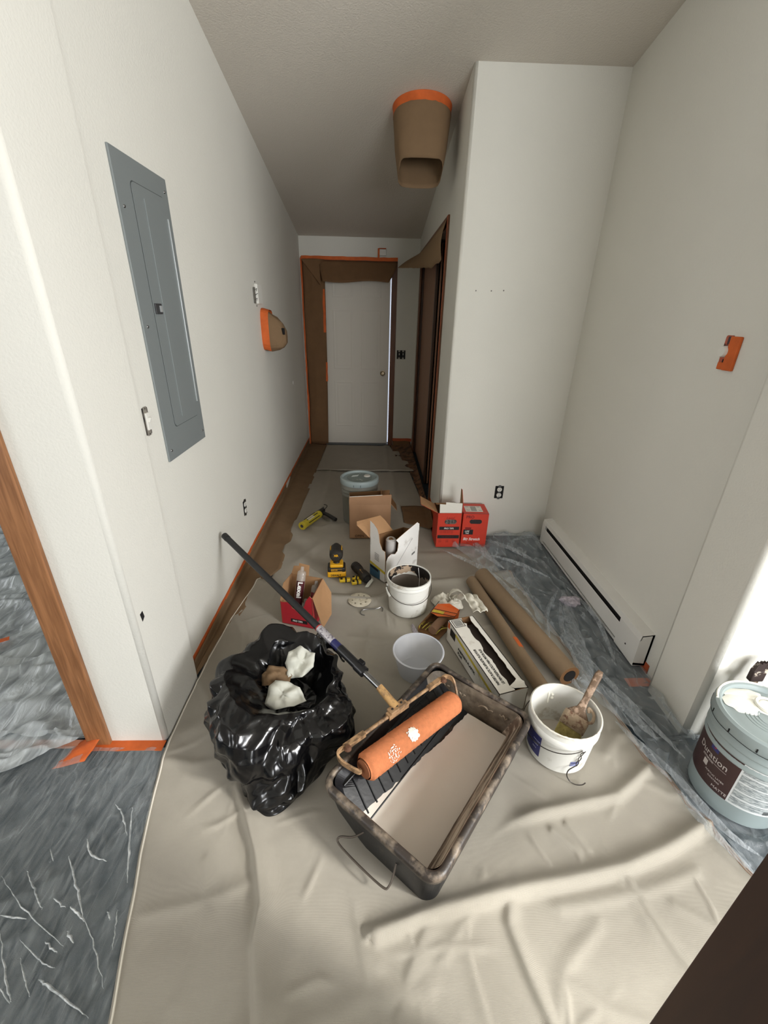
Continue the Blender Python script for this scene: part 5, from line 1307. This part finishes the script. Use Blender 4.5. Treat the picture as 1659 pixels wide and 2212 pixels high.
def ftail(u, v):
    x = .005+.055*u+.035*v; y = .03-.20*v; z = .045+.085*sstep(0, .45, v)+.006*math.sin(u*11+v*5)+.008*nz(u*7, v*7)+.0
    return Vector((x+.012*nz(v*5, 3), y, z))
grid('rag_tail', 18, 40, ftail, RAG, t, th=.0015)

# ---------------------------------------------------------------- red caulk cartons
RED = mat('carton_red', (206, 58, 36), .5, var=.08, vscale=20, bump=.1, bscale=60)
RED2 = mat('carton_crimson', (182, 34, 48), .5, var=.12, vscale=20)
# open one
t = thing('caulk_carton', 'open red carton with flaps up, left of the closed red carton', 'carton', (.466, 2.705, .016), R(1))
w_, d_, h_ = .172, .185, .272
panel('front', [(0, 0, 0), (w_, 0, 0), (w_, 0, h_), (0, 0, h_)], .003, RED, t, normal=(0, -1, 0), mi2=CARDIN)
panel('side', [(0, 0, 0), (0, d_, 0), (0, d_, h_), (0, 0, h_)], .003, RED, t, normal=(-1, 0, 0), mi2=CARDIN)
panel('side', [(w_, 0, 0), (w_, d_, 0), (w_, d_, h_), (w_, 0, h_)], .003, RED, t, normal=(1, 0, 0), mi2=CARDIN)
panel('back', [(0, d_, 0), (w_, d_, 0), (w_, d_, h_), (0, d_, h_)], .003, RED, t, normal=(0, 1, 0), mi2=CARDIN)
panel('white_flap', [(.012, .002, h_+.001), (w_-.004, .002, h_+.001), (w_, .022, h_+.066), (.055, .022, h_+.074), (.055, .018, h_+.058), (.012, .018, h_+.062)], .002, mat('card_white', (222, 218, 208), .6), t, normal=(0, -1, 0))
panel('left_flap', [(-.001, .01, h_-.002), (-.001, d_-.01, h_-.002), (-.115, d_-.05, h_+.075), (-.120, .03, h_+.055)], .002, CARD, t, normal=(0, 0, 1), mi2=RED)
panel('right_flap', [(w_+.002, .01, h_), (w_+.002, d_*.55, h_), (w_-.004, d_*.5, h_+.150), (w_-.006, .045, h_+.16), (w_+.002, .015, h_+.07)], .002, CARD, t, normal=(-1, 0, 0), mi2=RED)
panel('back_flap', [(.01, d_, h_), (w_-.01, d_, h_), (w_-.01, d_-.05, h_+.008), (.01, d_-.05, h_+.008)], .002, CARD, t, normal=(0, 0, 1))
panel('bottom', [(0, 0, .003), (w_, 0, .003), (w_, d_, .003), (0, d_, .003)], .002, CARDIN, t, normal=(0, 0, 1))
F = lambda x, z, y=-.0006: fm((x, y, z), (1, 0, 0), (0, 0, 1))
def rect_f(nm, x0, x1, z0, z1, m, tt, y=-.0006): return panel(nm, [(x0, y, z0), (x1, y, z0), (x1, y, z1), (x0, y, z1)], .0004, m, tt, normal=(0, -1, 0))
def pill(nm, cx, cz, hw, hh, m, tt, y=-.0008):
    return panel(nm, [(cx+math.copysign(hw-hh, math.cos(a))+hh*math.cos(a), y, cz+hh*math.sin(a)) for a in [2*PI*(i+.5)/24 for i in range(24)]], .0004, m, tt, normal=(0, -1, 0))
GREYW = mat('tube_window', (104, 98, 92), .5, c2=(52, 48, 46), thr=(.5, .04), vscale=50)
pill('hand_hole', .095, .205, .043, .018, GREYW, t)
text('script_print', 'Lexel', .026, mat('dark_red_ink', (120, 22, 20), .6), t, F(.062, .226), shear=.3)
rect_f('black_band', .018, .160, .140, .166, INK, t); text('band_print', 'PRO TIPS', .017, INKW, t, F(.052, .147, -.0012), weight=.0003)
rect_f('black_band', .008, .165, .072, .098, INK, t); text('band_print', 'HIGH PERFORMANCE', .009, mat('dark_red_ink', (120, 22, 20)), t, F(.040, .082, -.0012))
for k, z in enumerate((.130, .122, .114)): text('small_print', 'CAULK  ADHESIVE  SEALANT  CLEAR', .0062, mat('dark_red_ink', (120, 22, 20)), t, F(.022, z), sx=.95)
for k, x in enumerate((.018, .070, .115)):
    for z in (.056, .048, .040): text('small_print', 'CLEAR', .007, mat('dark_red_ink', (120, 22, 20)), t, F(x, z))
# closed one
t = thing('caulk_carton', 'closed red carton printed Big Stretch with a white sticker on top', 'carton', (.650, 2.720, .016), R(-1.5))
w_, d_, h_ = .182, .175, .266
bm = bmesh.new(); bm_box(bm, (w_/2, d_/2, h_/2), (w_, d_, h_), .0015, 1); from_bm('carton_body', bm, RED, t)
tube('top_fold', [(.001, -.0002, h_-.001), (w_-.001, -.0002, h_-.001)], .0018, mat('dark_red_ink', (120, 22, 20)), t, 5)
panel('sticker', [(.022, .03, h_+.0006), (.145, .03, h_+.0006), (.145, .13, h_+.0006), (.022, .13, h_+.0006)], .0005, mat('card_white', (222, 218, 208)), t, normal=(0, 0, 1))
for k in range(10): panel('barcode_bar', [(.065+k*.004, .04, h_+.001), (.0672+k*.004, .04, h_+.001), (.0672+k*.004, .122, h_+.001), (.065+k*.004, .122, h_+.001)], .0004, INKG, t, normal=(0, 0, 1))
for x, y in ((.030, .11), (.112, .11), (.030, .05), (.118, .05)): text('sticker_print', 'PRO', .012, INKG, t, fm((x, y, h_+.0012), (1, 0, 0), (0, 1, 0)))
text('box_print', 'PRO', .030, mat('dark_red_ink', (120, 22, 20)), t, F(.022, .228), weight=.001)
pill('hand_hole', .093, .202, .044, .017, mat('hand_hole_dark', (32, 28, 28), .7, c2=(84, 78, 76), thr=(.6, .03), vscale=30), t)
rect_f('black_patch', .012, .082, .098, .138, INK, t); text('patch_print', 'LIFE', .018, INKW, t, F(.022, .118, -.0012), weight=.0004, shear=.2); text('patch_print', 'TIME', .012, INKW, t, F(.026, .104, -.0012), weight=.0003, shear=.2)
rect_f('dark_patch', .022, .066, .140, .156, mat('dark_red_ink', (120, 22, 20)), t)
text('brand_print', 'Big Stretch', .030, INKW, t, F(.014, .052), weight=.0006, shear=.25, sx=.92)
for z in (.038, .031, .024): text('small_print', 'ACRYLIC LATEX CAULK  WHITE', .0065, mat('dark_red_ink', (120, 22, 20)), t, F(.040, z))
# carton with clear tubes, left; local x along its front, y away
t = thing('caulk_carton', 'torn crimson carton holding clear caulk tubes, behind the rubbish bag', 'carton', (-.482, 1.865, .012), R(-16))
w_, d_, h_ = .185, .150, .225
fr_pts = [(0, 0), (w_, 0), (w_, h_*.86), (w_*.93, h_*.92), (w_*.80, h_*.76), (w_*.74, h_*.60), (w_*.62, h_*.52), (w_*.45, h_*.46), (w_*.36, h_*.50), (w_*.36, h_*.66), (w_*.05, h_*.62), (0, h_*.66)]
panel('torn_front', [(x, 0, z) for x, z in fr_pts], .003, RED2, t, normal=(0, -1, 0), mi2=CARD)
panel('side', [(0, 0, 0), (0, d_, 0), (0, d_, h_), (0, .05, h_), (0, 0, h_*.66)], .003, CARD, t, normal=(-1, 0, 0), mi2=CARD)
panel('side', [(w_, 0, 0), (w_, d_, 0), (w_, d_, h_), (w_, 0, h_*.86)], .003, RED2, t, normal=(1, 0, 0), mi2=CARDIN)
panel('back', [(0, d_, 0), (w_, d_, 0), (w_, d_, h_), (0, d_, h_)], .003, RED2, t, normal=(0, 1, 0), mi2=CARD)
panel('back_flap', [(.0, d_, h_), (w_*.55, d_, h_), (w_*.55, d_+.02, h_+.055), (w_*.22, d_+.02, h_+.060), (w_*.22, d_+.015, h_+.045), (.01, d_+.015, h_+.04)], .002, CARD, t, normal=(0, -1, 0))
panel('right_flap', [(w_+.001, .005, h_*.86), (w_+.001, d_, h_), (w_+.055, d_-.02, h_*.70), (w_+.085, .05, h_*.35), (w_+.062, -.02, h_*.14), (w_+.040, .0, h_*.30)], .002, CARD, t, normal=(1, 0, 1), mi2=CARD)
panel('bottom', [(0, 0, .003), (w_, 0, .003), (w_, d_, .003), (0, d_, .003)], .002, CARDIN, t, normal=(0, 0, 1))
rect_f('black_band', .055, .150, .020, .042, INK, t); text('band_print', 'PRO TIPS', .014, INKW, t, F(.066, .026, -.0012), weight=.0003)
TC = bpy.data.materials.new('clear_tube'); TC.use_nodes = True; nt = TC.node_tree; b = nt.nodes['Principled BSDF']
b.inputs['Base Color'].default_value = srgb(200, 196, 190); b.inputs['Roughness'].default_value = .12
tr_ = nt.nodes.new('ShaderNodeBsdfTransparent'); mx_ = nt.nodes.new('ShaderNodeMixShader'); mx_.inputs[0].default_value = .35
nt.links.new(tr_.outputs[0], mx_.inputs[1]); nt.links.new(b.outputs[0], mx_.inputs[2]); nt.links.new(mx_.outputs[0], nt.nodes['Material Output'].inputs[0])
def caulk_tube(label, p, q, txt, mlabel, ang=0, grp=None):
    P, Q = Vector(p), Vector(q); d = (Q-P).normalized(); L_ = (Q-P).length
    tt = thing('caulk_tube', label, 'caulk tube', P, group=grp)
    q_ = d.to_track_quat('Z', 'Y'); tt.rotation_euler = q_.to_euler()
    lathe('tube_body', [(0, .006), (.020, .006), (.0235, 0), (.0235, L_-.012), (.020, L_-.004), (.010, L_), (.0085, L_+.02), (.006, L_+.022), (0, L_+.022)], TC, tt, 32)
    # label faces the camera
    cl = q_.inverted() @ (Vector((0, 0, 1.54))-P); a0 = math.degrees(math.atan2(cl.y, cl.x))
    rfn = lambda z: .0236
    patch('tube_label', rfn, a0-62, a0+62, .02, L_*.80, mlabel, tt, off=.0003, n=14)
    if txt:
        s = .062; o = Vector((.0245*math.cos(R(a0-18)), .0245*math.sin(R(a0-18)), L_*.80)); 
        tx = Vector((0, 0, -1)); up = Vector((-math.sin(R(a0)), math.cos(R(a0)), 0))
        text('brand_print', txt, .034, INKW, tt, fm(Vector((.0250*math.cos(R(a0)), .0250*math.sin(R(a0)), L_*.79))-up*.012, tx, up), weight=.0012, sx=1.22)
    return tt
caulk_tube('clear caulk tube lettered Lexel poking out of the crimson carton', (-.408, 1.880, .030), (-.372, 1.960, .285), 'Lexel', mat('tube_label_dark', (74, 22, 28), .4))
caulk_tube('dark red caulk tube standing in the right corner of the crimson carton', (-.325, 1.895, .020), (-.300, 1.950, .200), None, mat('tube_label_red', (110, 20, 34), .4))
caulk_tube('clear tube end low at the front of the crimson carton', (-.352, 1.862, .020), (-.350, 1.885, .130), None, mat('tube_label_dark2', (58, 48, 46), .4))

# ---------------------------------------------------------------- brown carton in the corridor
BC = mat('brown_carton', (164, 126, 94), .8, var=.15, vscale=9, bump=.2, bscale=30)
t = thing('cardboard_carton', 'open brown cardboard carton in front of the lidded pail', 'carton', (-.165, 2.835, .012), R(2))
w_, d_, h_ = .305, .155, .275
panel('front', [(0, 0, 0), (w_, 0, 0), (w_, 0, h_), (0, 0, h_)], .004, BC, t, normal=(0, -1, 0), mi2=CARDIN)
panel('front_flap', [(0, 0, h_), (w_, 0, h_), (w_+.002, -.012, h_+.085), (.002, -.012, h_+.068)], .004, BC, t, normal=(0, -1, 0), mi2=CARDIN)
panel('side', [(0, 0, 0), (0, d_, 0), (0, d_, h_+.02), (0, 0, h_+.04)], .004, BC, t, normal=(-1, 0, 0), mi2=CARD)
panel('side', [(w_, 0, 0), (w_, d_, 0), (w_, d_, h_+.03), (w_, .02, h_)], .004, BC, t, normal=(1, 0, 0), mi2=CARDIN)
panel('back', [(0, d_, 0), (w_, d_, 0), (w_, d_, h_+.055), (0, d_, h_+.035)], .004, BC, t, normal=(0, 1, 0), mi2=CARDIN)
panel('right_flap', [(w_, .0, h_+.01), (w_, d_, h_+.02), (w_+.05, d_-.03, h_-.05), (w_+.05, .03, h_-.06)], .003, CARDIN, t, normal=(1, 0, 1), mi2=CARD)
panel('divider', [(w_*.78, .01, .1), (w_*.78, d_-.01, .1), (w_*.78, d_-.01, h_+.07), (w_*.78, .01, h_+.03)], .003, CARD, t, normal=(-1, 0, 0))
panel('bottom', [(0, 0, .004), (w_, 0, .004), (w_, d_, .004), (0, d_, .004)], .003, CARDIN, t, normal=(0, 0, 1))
tube('tape_tear', [(.005, -.014, h_+.070), (.12, -.0145, h_+.076), (.24, -.0145, h_+.083)], .002, mat('card_white', (222, 218, 208)), t, 5)
text('box_print', 'OPEN', .026, mat('brown_ink', (74, 52, 36), .8), t, F(.04, .012), weight=.0004)

# ---------------------------------------------------------------- torn white carton
t = thing('mix_carton', 'tall torn white carton with a blue and yellow corner behind the dirty pail', 'carton', (.085, 2.250, .012), math.atan2(.67, .742))
w_, d_, h_ = .300, .140, .30
WC = mat('carton_bright_white', (230, 228, 224), .55, c2=(200, 196, 190), thr=(.62, .05), vscale=12, bump=.3, bscale=25, bdist=.003)
panel('left_face', [(0, 0, 0), (0, d_, 0), (0, d_, .385), (0, .105, .372), (0, .075, .350), (0, .060, .315), (0, .052, .265), (0, .028, .225), (0, .004, .222), (0, .0, .17)], .003, WC, t, normal=(-1, 0, 0), mi2=CARD)
panel('right_face', [(0, 0, 0), (w_, 0, 0), (w_, 0, .318), (w_-.022, 0, .335), (.17, 0, .300), (.09, 0, .272), (.112, 0, .245), (.105, 0, .19), (.085, 0, .175), (.05, 0, .188), (.022, 0, .175), (.010, 0, .15)], .003, WC, t, normal=(0, -1, 0), mi2=CARD)
panel('back_face', [(0, d_, 0), (w_, d_, 0), (w_, d_, .24), (0, d_, .27)], .003, WC, t, normal=(0, 1, 0), mi2=CARDIN)
panel('far_face', [(w_, 0, 0), (w_, d_, 0), (w_, d_, .24), (w_, 0, .27)], .003, WC, t, normal=(1, 0, 0), mi2=CARDIN)
panel('brown_flap', [(0, d_+.001, .262), (.205, d_+.001, .245), (.175, d_+.05, .315), (.155, d_+.075, .345), (-.045, d_+.075, .365), (-.06, d_+.055, .350)], .003, CARD, t, normal=(0, -1, .5), mi2=CARD)
panel('bottom', [(0, 0, .003), (w_, 0, .003), (w_, d_, .003), (0, d_, .003)], .003, CARDIN, t, normal=(0, 0, 1))
LF = lambda y0, y1, za, zb, zc, zd, nm, m, x=-.0006: panel(nm, [(x, y0, za), (x, y1, zb), (x, y1, zc), (x, y0, zd)], .0004, m, t, normal=(-1, 0, 0))
LF(.045, .139, .0, .0, .080, .070, 'blue_print', mat('print_blue', (64, 100, 124), .5)); LF(.0, .139, .060, .084, .104, .078, 'yellow_band', YEL)
LF(.06, .135, .050, .062, .080, .064, 'dark_band', INK, -.0012)
for k in range(5): LF(.055, .095, .128+k*.011, .134+k*.011, .138+k*.011, .132+k*.011, 'print_line', INKG)
panel('dark_label', [(w_-.06, -.0006, .105), (w_-.03, -.0006, .115), (w_-.03, -.0006, .130), (w_-.06, -.0006, .120)], .0004, INKG, t, normal=(0, -1, 0))
tube('fold_line', [(.08, -.0006, .06), (.24, -.0006, .235)], .0008, INKG, t, 4)
# rolled film inside
t2 = thing('film_roll', 'pale roll of plastic standing inside the torn white carton', 'roll', (.085, 2.250, .016), math.atan2(.67, .742))
lathe('film', [(.012, 0), (.034, 0), (.035, .20), (.033, .236), (.024, .245), (.014, .24), (.012, 0)], mat('film_roll', (186, 182, 178), .35, var=.15, vscale=20), t2, 28, (.115, .070, 0))
lathe('core', [(.010, 0), (.012, 0), (.012, .246), (.010, .246)], CARD, t2, 20, (.115, .070, 0))

# ---------------------------------------------------------------- tools
YELT = mat('tool_yellow', (226, 168, 30), .4, bump=.05, bscale=200); BLT = mat('tool_black', (34, 31, 28), .55, bump=.2, bscale=300)
t = thing('cordless_driver', 'yellow and black cordless driver standing upright on its battery', 'power tool', (-.222, 2.345, .012), R(4))
def bbx(nm, c, s, m, bev, rot=None, par=None):
    bm = bmesh.new(); bm_box(bm, (0, 0, 0), s, bev, 3); return from_bm(nm, bm, m, par or t, True, c, rot)
bat = bbx('battery_base', (0, 0, .022), (.118, .085, .040), YELT, .008); bbx('battery_top', (0, .002, .052), (.114, .082, .034), BLT, .010)
bbx('battery_foot', (0, 0, .006), (.108, .078, .010), BLT, .003)
text('battery_print', 'DEWALT', .019, INK, t, fm((-.038, -.0432, .013), (1, 0, 0), (0, 0, 1)), weight=.0006, sx=.85)
text('battery_print', 'MAX XR', .011, YELT, t, fm((-.036, -.0400, .052), (1, 0, 0), (0, 0, 1)), weight=.0003)
for z in (.046, .062): tube('battery_stripe', [(-.035, -.0395, z), (.035, -.0395, z)], .0012, YELT, t, 5)
bbx('handle_foot', (0, .004, .078), (.085, .074, .024), YELT, .009)
tube('handle', spline([(0, .004, .075), (0, .006, .10), (0, .000, .135), (0, -.004, .160)], 5), [.022+.002*math.sin(i) for i in range(16)], BLT, t, 16)
bbx('trigger', (0, .026, .135), (.014, .018, .034), HOLE, .004)
# head: barrel along y, rear cap faces the camera
hd = thing('x', None, None); bpy.data.objects.remove(hd)
o = lathe('motor_housing', [(0, -.062), (.024, -.060), (.032, -.050), (.034, -.030), (.034, .03), (.030, .05), (.018, .062), (.017, .085), (.010, .09), (0, .09)], BLT, t, 32, (0, .0, .166), (R(-90), 0, 0)); o.scale = (1.25, 1.12, 1)
for s in (-1, 1): bbx('side_panel', (s*.0345, .012, .176), (.006, .050, .034), YELT, .003)
bbx('belt_collar', (0, -.030, .140), (.058, .044, .022), BLT, .008)
text('cap_print', 'XR', .020, YELT, t, fm((-.014, -.0630, .168), (1, 0, 0), (0, 0, 1)), weight=.0008)
# black tool lying on its side
t = thing('cordless_light', 'black cylindrical cordless tool lying beside the yellow driver', 'power tool', (-.068, 2.325, .045), rot=(0, R(90), R(-62)))
lathe('tool_barrel', [(0, -.095), (.022, -.094), (.029, -.085), (.030, -.02), (.026, .0), (.028, .02), (.032, .03), (.033, .080), (.029, .092), (.018, .094), (0, .088)], BLT, t, 28)
lathe('lens_ring', [(.018, .0945), (.024, .096), (.028, .093)], HOLE, t, 28)
text('tool_print', 'DEWALT', .013, mat('tool_print', (176, 140, 84), .5), t, fm((-.0290, -.016, .012), (0, 0, 1), (0, 1, 0)) , weight=.0004)
for k in range(3): lathe('grip_ring', [(.0300, -.07+k*.016), (.0315, -.066+k*.016), (.0300, -.062+k*.016)], BLT, t, 28)
# bit cases
for lab, loc, rz, ln in (('yellow drill bit case lying in front of the driver battery', (-.165, 2.262, .012), 8, .070), ('short yellow bit case nearest the canvas hem', (-.092, 2.238, .012), 14, .062), ('yellow bit case set on end beside the black tool', (-.098, 2.282, .012), -5, .045)):
    t = thing('bit_case', lab, 'bit case', loc, R(rz), group='yellow bit cases by the driver')
    bm = bmesh.new(); bm_box(bm, (0, 0, .012), (ln, .028, .022), .006, 3); from_bm('case_body', bm, mat('bit_yellow', (216, 182, 40), .4), t, True)
    bm = bmesh.new(); bm_box(bm, (.006, 0, .012), (.014, .0295, .0235), .004, 2); from_bm('clip', bm, BLT, t, True)
    bm = bmesh.new(); bm_box(bm, (-ln*.3, -.001, .0235), (.014, .018, .002), .0005, 1); from_bm('case_print', bm, INK, t)
scrap('paper_scrap', 'small curled white scrap right of the yellow bit cases', (-.018, 2.225, .022), [(-.02, -.03), (.004, -.025), (.03, .03), (.02, .045), (-.002, .01)], FOAM, 21, .006, rot=(R(25), R(10), 0))
# caulk gun
t = thing('caulk_gun', 'yellow barrelled caulk gun with black handle lying near the left paper strip', 'caulk gun', (-.480, 3.085, .014), R(64))
# local x = from nozzle (-) to handle (+)
YG = mat('gun_yellow', (190, 172, 52), .45, var=.15, vscale=30)
vs, fs = [], []
tube('barrel', [(-.125, 0, .034), (.115, 0, .034)], .031, YG, t, 28, cap=False)
lathe('front_cap', [(.012, 0), (.031, 0), (.033, .004), (.033, .012), (.031, .014)], YG, t, 28, (-.137, 0, .034), (0, R(90), 0))
lathe('nozzle_hole', [(0, .002), (.013, .002), (.014, 0)], mat('dull_purple', (52, 46, 56), .6), t, 20, (-.136, 0, .034), (0, R(-90), 0))
for a in (20, 70, 120): tube('barrel_slot', [(-.08, -.0312*math.cos(R(a)), .034+.0312*math.sin(R(a))), (.07, -.0312*math.cos(R(a)), .034+.0312*math.sin(R(a)))], .0035, BLT, t, 6)
patch_l = box('barrel_label', (-.03, -.012, .0645), (.08, .028, .002), mat('label_cream', (196, 188, 160), .6), t, .0005, rot=(R(20), 0, 0))
bbx('rear_body', (.145, 0, .036), (.065, .040, .056), BLT, .010, par=t)
lathe('rear_ring', [(.010, 0), (.033, 0), (.033, .010), (.010, .012)], BLT, t, 24, (.112, 0, .034), (0, R(90), 0))
# handle lies out to the side (towards -y local = to the right in the corridor)
tube('grip', spline([(.150, -.010, .032), (.140, -.060, .030), (.118, -.115, .028), (.098, -.165, .026)], 6), [.015]*19, BLT, t, 12)
tube('trigger', spline([(.118, -.018, .028), (.092, -.055, .022), (.080, -.095, .018), (.088, -.118, .016)], 5), .007, mat('gun_grey', (92, 88, 76), .5, metal=.5), t, 8)
tube('push_rod', spline([(.17, 0, .040), (.215, .004, .044), (.250, .010, .050), (.262, .028, .052), (.262, .048, .052)], 5), .0035, DARKSTEEL, t, 7)
bbx('thumb_plate', (.182, .006, .058), (.014, .012, .022), STEEL, .002, par=t)

# sanding disc
t = thing('sanding_disc', 'round pale sanding disc with a ring of holes lying on the canvas', 'sanding disc', (-.066, 2.060, .020), R(10))
n_ = 48; vs = []; fs = []
DM = mat('disc_cream', (208, 200, 180), .9, bump=.4, bscale=600, c2=(186, 176, 152), thr=(.55, .1), vscale=40)
lathe('disc', [(0, .0030), (.066, .0036), (.068, .0024), (.068, 0), (0, 0)], DM, t, 56)
for k in range(8):
    a = 2*PI*k/8; lathe('hole', [(0, .0040), (.0052, .0040), (.0054, .0034)], mat('disc_hole', (120, 112, 94), .9), t, 14, (.043*math.cos(a), .043*math.sin(a), 0))
lathe('hole', [(0, .0042), (.006, .0040), (.0062, .0036)], mat('disc_hole_pale', (186, 178, 158), .9), t, 14)
# wire hook on the canvas
o = tube('wire_hook', spline([(-.035, 1.925, .016), (-.052, 1.935, .014), (-.058, 1.955, .014), (-.044, 1.975, .014), (-.012, 1.982, .015), (.030, 1.982, .017), (.058, 1.992, .020), (.068, 1.980, .018), (.064, 1.962, .014)], 6), .0024, STEEL, None, 8); reg(o, 'steel wire hook lying between the sanding disc and the dirty pail', 'hook')
# cable strands between the rolls and the tray
o = tube('wire_strand', spline([(.655, 1.36, .014), (.66, 1.42, .016), (.645, 1.50, .016), (.62, 1.56, .014)], 6), .0022, INK, None, 6); reg(o, 'thin black cord curled between the long carton and the slim paper roll', 'cord')
# dirt specks
for lab, loc in (('dark speck on the canvas near the front left fold', (-.283, .497, .012)), ):
    o = scrap('dirt_speck', lab, loc, [(-.003, -.003), (.003, -.002), (.002, .004), (-.003, .003)], HOLE, 2, .001, cat='speck')

# ---------------------------------------------------------------- open dark door right beside the camera (lower right corner of the view)
t = thing('door_4', None, None, (.4255, .252, .03)); reg(t, kind='structure')
DB = wood('door_dark_brown', (58, 36, 22), (48, 29, 18), 'z', 8, .6)
bm = bmesh.new(); bm_box(bm, (.019, -.405, 1.0), (.038, .81, 2.0), .002); from_bm('door_slab', bm, DB, t)
for s, x in ((-1, 0), (1, .038)): lathe('door_knob', [(0, .060), (.018, .058), (.026, .048), (.026, .040), (.012, .028), (.012, .010), (.030, .008), (.031, 0), (0, 0)], MATS['brushed_brass'], t, 24, (x, -.745, .90), (0, R(90*s), 0))
